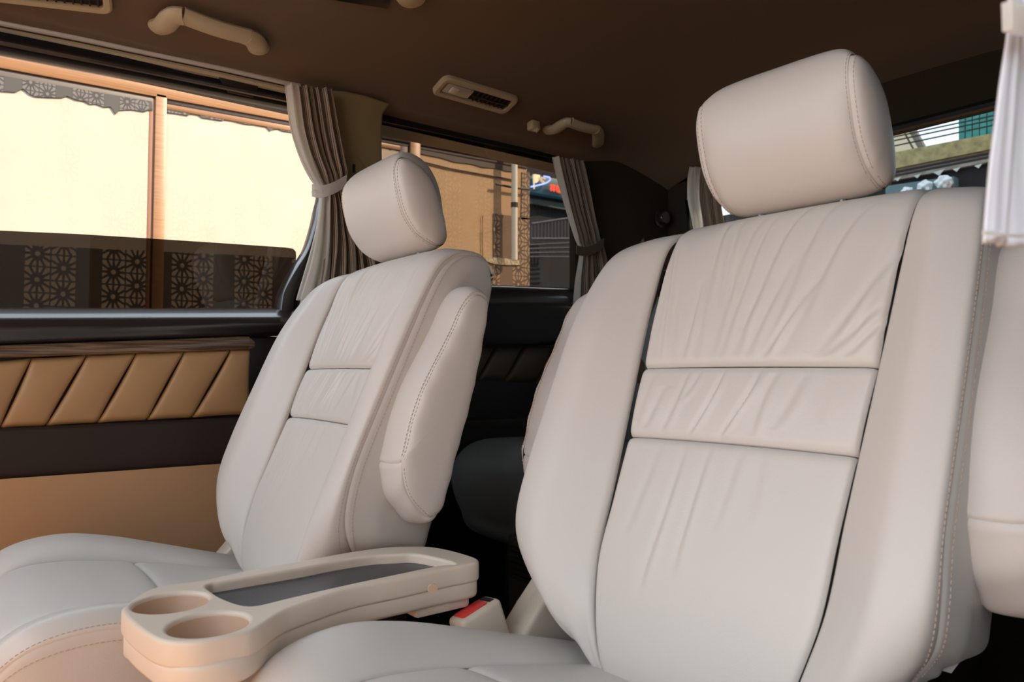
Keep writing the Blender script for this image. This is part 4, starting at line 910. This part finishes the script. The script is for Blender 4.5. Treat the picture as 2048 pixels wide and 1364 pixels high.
bb = MB().prism([bgx[0], bgx[1], (bgx[2][0], 6.9, -.45), (bgx[3][0], 6.9, -.45)], (0, .1, 0), .01).build('back_board', mat('board_bluegrey', (.10, .16, .18), .7)); tag(bb, 'blue grey board standing behind the white plastic bags', 'board')
bags = [(-3.016,6.8,2.328),(-2.867,6.8,2.326),(-2.712,6.8,2.321)]
MB().box(tuple(Vector((bgx[0][0], 6.65, -.45)) - do), tuple(Vector((bgx[2][0], 6.89, bags[0][2] - .055)) - do), .01).build('counter', mat('counter_dark', (.05, .07, .08), .7), dcn)
BAG = mat('white_plastic_bag', (.75, .80, .82), .4, bump=.4, scale=20)
BL = ('smallest white plastic bag on the counter outside, beside the headrest', 'middle one of the three white plastic bags on the counter outside', 'largest and rightmost white plastic bag on the counter outside')
for i, (p, s_) in enumerate(zip(bags, (.048, .060, .068))):
    b = bmesh.new(); bmesh.ops.create_icosphere(b, subdivisions=4, radius=s_)
    for v in b.verts:
        n = v.co.normalized(); v.co *= 1 + .16 * math.sin(5 * n.x + i) * math.sin(6 * n.z + 2 * i) + .08 * math.sin(11 * n.y + i) + .05 * math.sin(17 * n.x + 13 * n.z)
        v.co.z *= .95; v.co.x *= .95; v.co += Vector((p[0], p[1], bags[0][2] - .055 + s_ * 1.02))
    me = bpy.data.meshes.new('plastic_bag'); b.to_mesh(me); b.free(); me.materials.append(BAG); me.polygons.foreach_set('use_smooth', [True] * len(me.polygons))
    o = link(bpy.data.objects.new('plastic_bag', me)); tag(o, BL[i], 'bag', 'white plastic bags outside')
q = [(-3.415,9,3.833),(-2.547,9,3.834),(-2.565,9,3.107),(-3.431,9,3.153)]
gs = empty('green_shed', q[0], 'peeling green corrugated shed above the concrete ledge', 'shed'); go = Vector(gs.location)
GRN = mat('peeling_green', (.05, .28, .25), .7, bump=.4, scale=8, var=.8)
p0, p1, p2, p3 = [Vector(p) - go for p in q]
nS = 12
for k in range(nS):
    a, b = p0.lerp(p1, k / nS), p0.lerp(p1, (k + .86) / nS); c, d = p3.lerp(p2, (k + .86) / nS), p3.lerp(p2, k / nS)
    MB().prism([a, b, c, d], (0, .05 + .03 * (k % 2), 0), .005).build('sheet_rib', GRN, gs)
MB().prism([p0 + Vector((0, .06, 0)), p1 + Vector((0, .06, 0)), p2 + Vector((0, .06, 0)), p3 + Vector((0, .06, 0))], (0, 1.5, 0)).build('shed_body', GRN, gs)
q = [(-5.183,10,4.524),(-4.428,10,4.301),(-4.234,10,3.391),(-5.202,10,3.537)]
q[2] = (q[2][0] + .3, 10, -.45); q[3] = (q[3][0], 10, -.45)
q.insert(2, [(-4.234,10,3.391)][0])
cb = MB().prism(q, (-1.2, 2, 0)).build('cream_building', mat('cream_wall', (.80, .70, .50), .8, var=.05, scale=3)); tag(cb, 'cream wall of a building above the ledge, beside the sloping pole', 'building')
sp = [(-4.281,9.5,4.048),(-3.996,9.5,3.407)]
dd = Vector(sp[1]) - Vector(sp[0]); sp[1] = tuple(Vector(sp[0]) + dd * ((sp[0][2] + .45) / -dd.z))
s2 = empty('sloping_pole', sp[1], 'weathered sloping pole with cables beside the cream building', 'pole')
MB().tube([(0, 0, 0), tuple((Vector(sp[0]) - Vector(sp[1])))], .045, 8).build('pole', mat('pole_grey', (.17, .16, .14), .8), s2)
MB().tube([(-.10, 0, 0), tuple((Vector(sp[0]) - Vector(sp[1]) + Vector((-.10, 0, 0))))], .012, 6).build('pole_cable', DKFR, s2)
for i, (a, b) in enumerate((((1700, 296), (2100, 212)), ((1700, 302), (2100, 222)), ((1700, 312), (2100, 232)))):
    pass
for pts, lab in (([(-3.377,6.5,2.766),(-2.612,6.5,2.743),(-1.846,6.5,2.718)], 'topmost of the three black overhead cables'), ([(-3.378,6.5,2.734),(-2.613,6.5,2.71),(-1.847,6.5,2.684)], 'middle one of the three black overhead cables'), ([(-3.379,6.5,2.688),(-2.614,6.5,2.664),(-1.848,6.5,2.646)], 'lowest of the three black overhead cables')):
    w_ = MB().tube(pts, .0065, 6).build('overhead_cable', BLACKG); tag(w_, lab, 'cable')
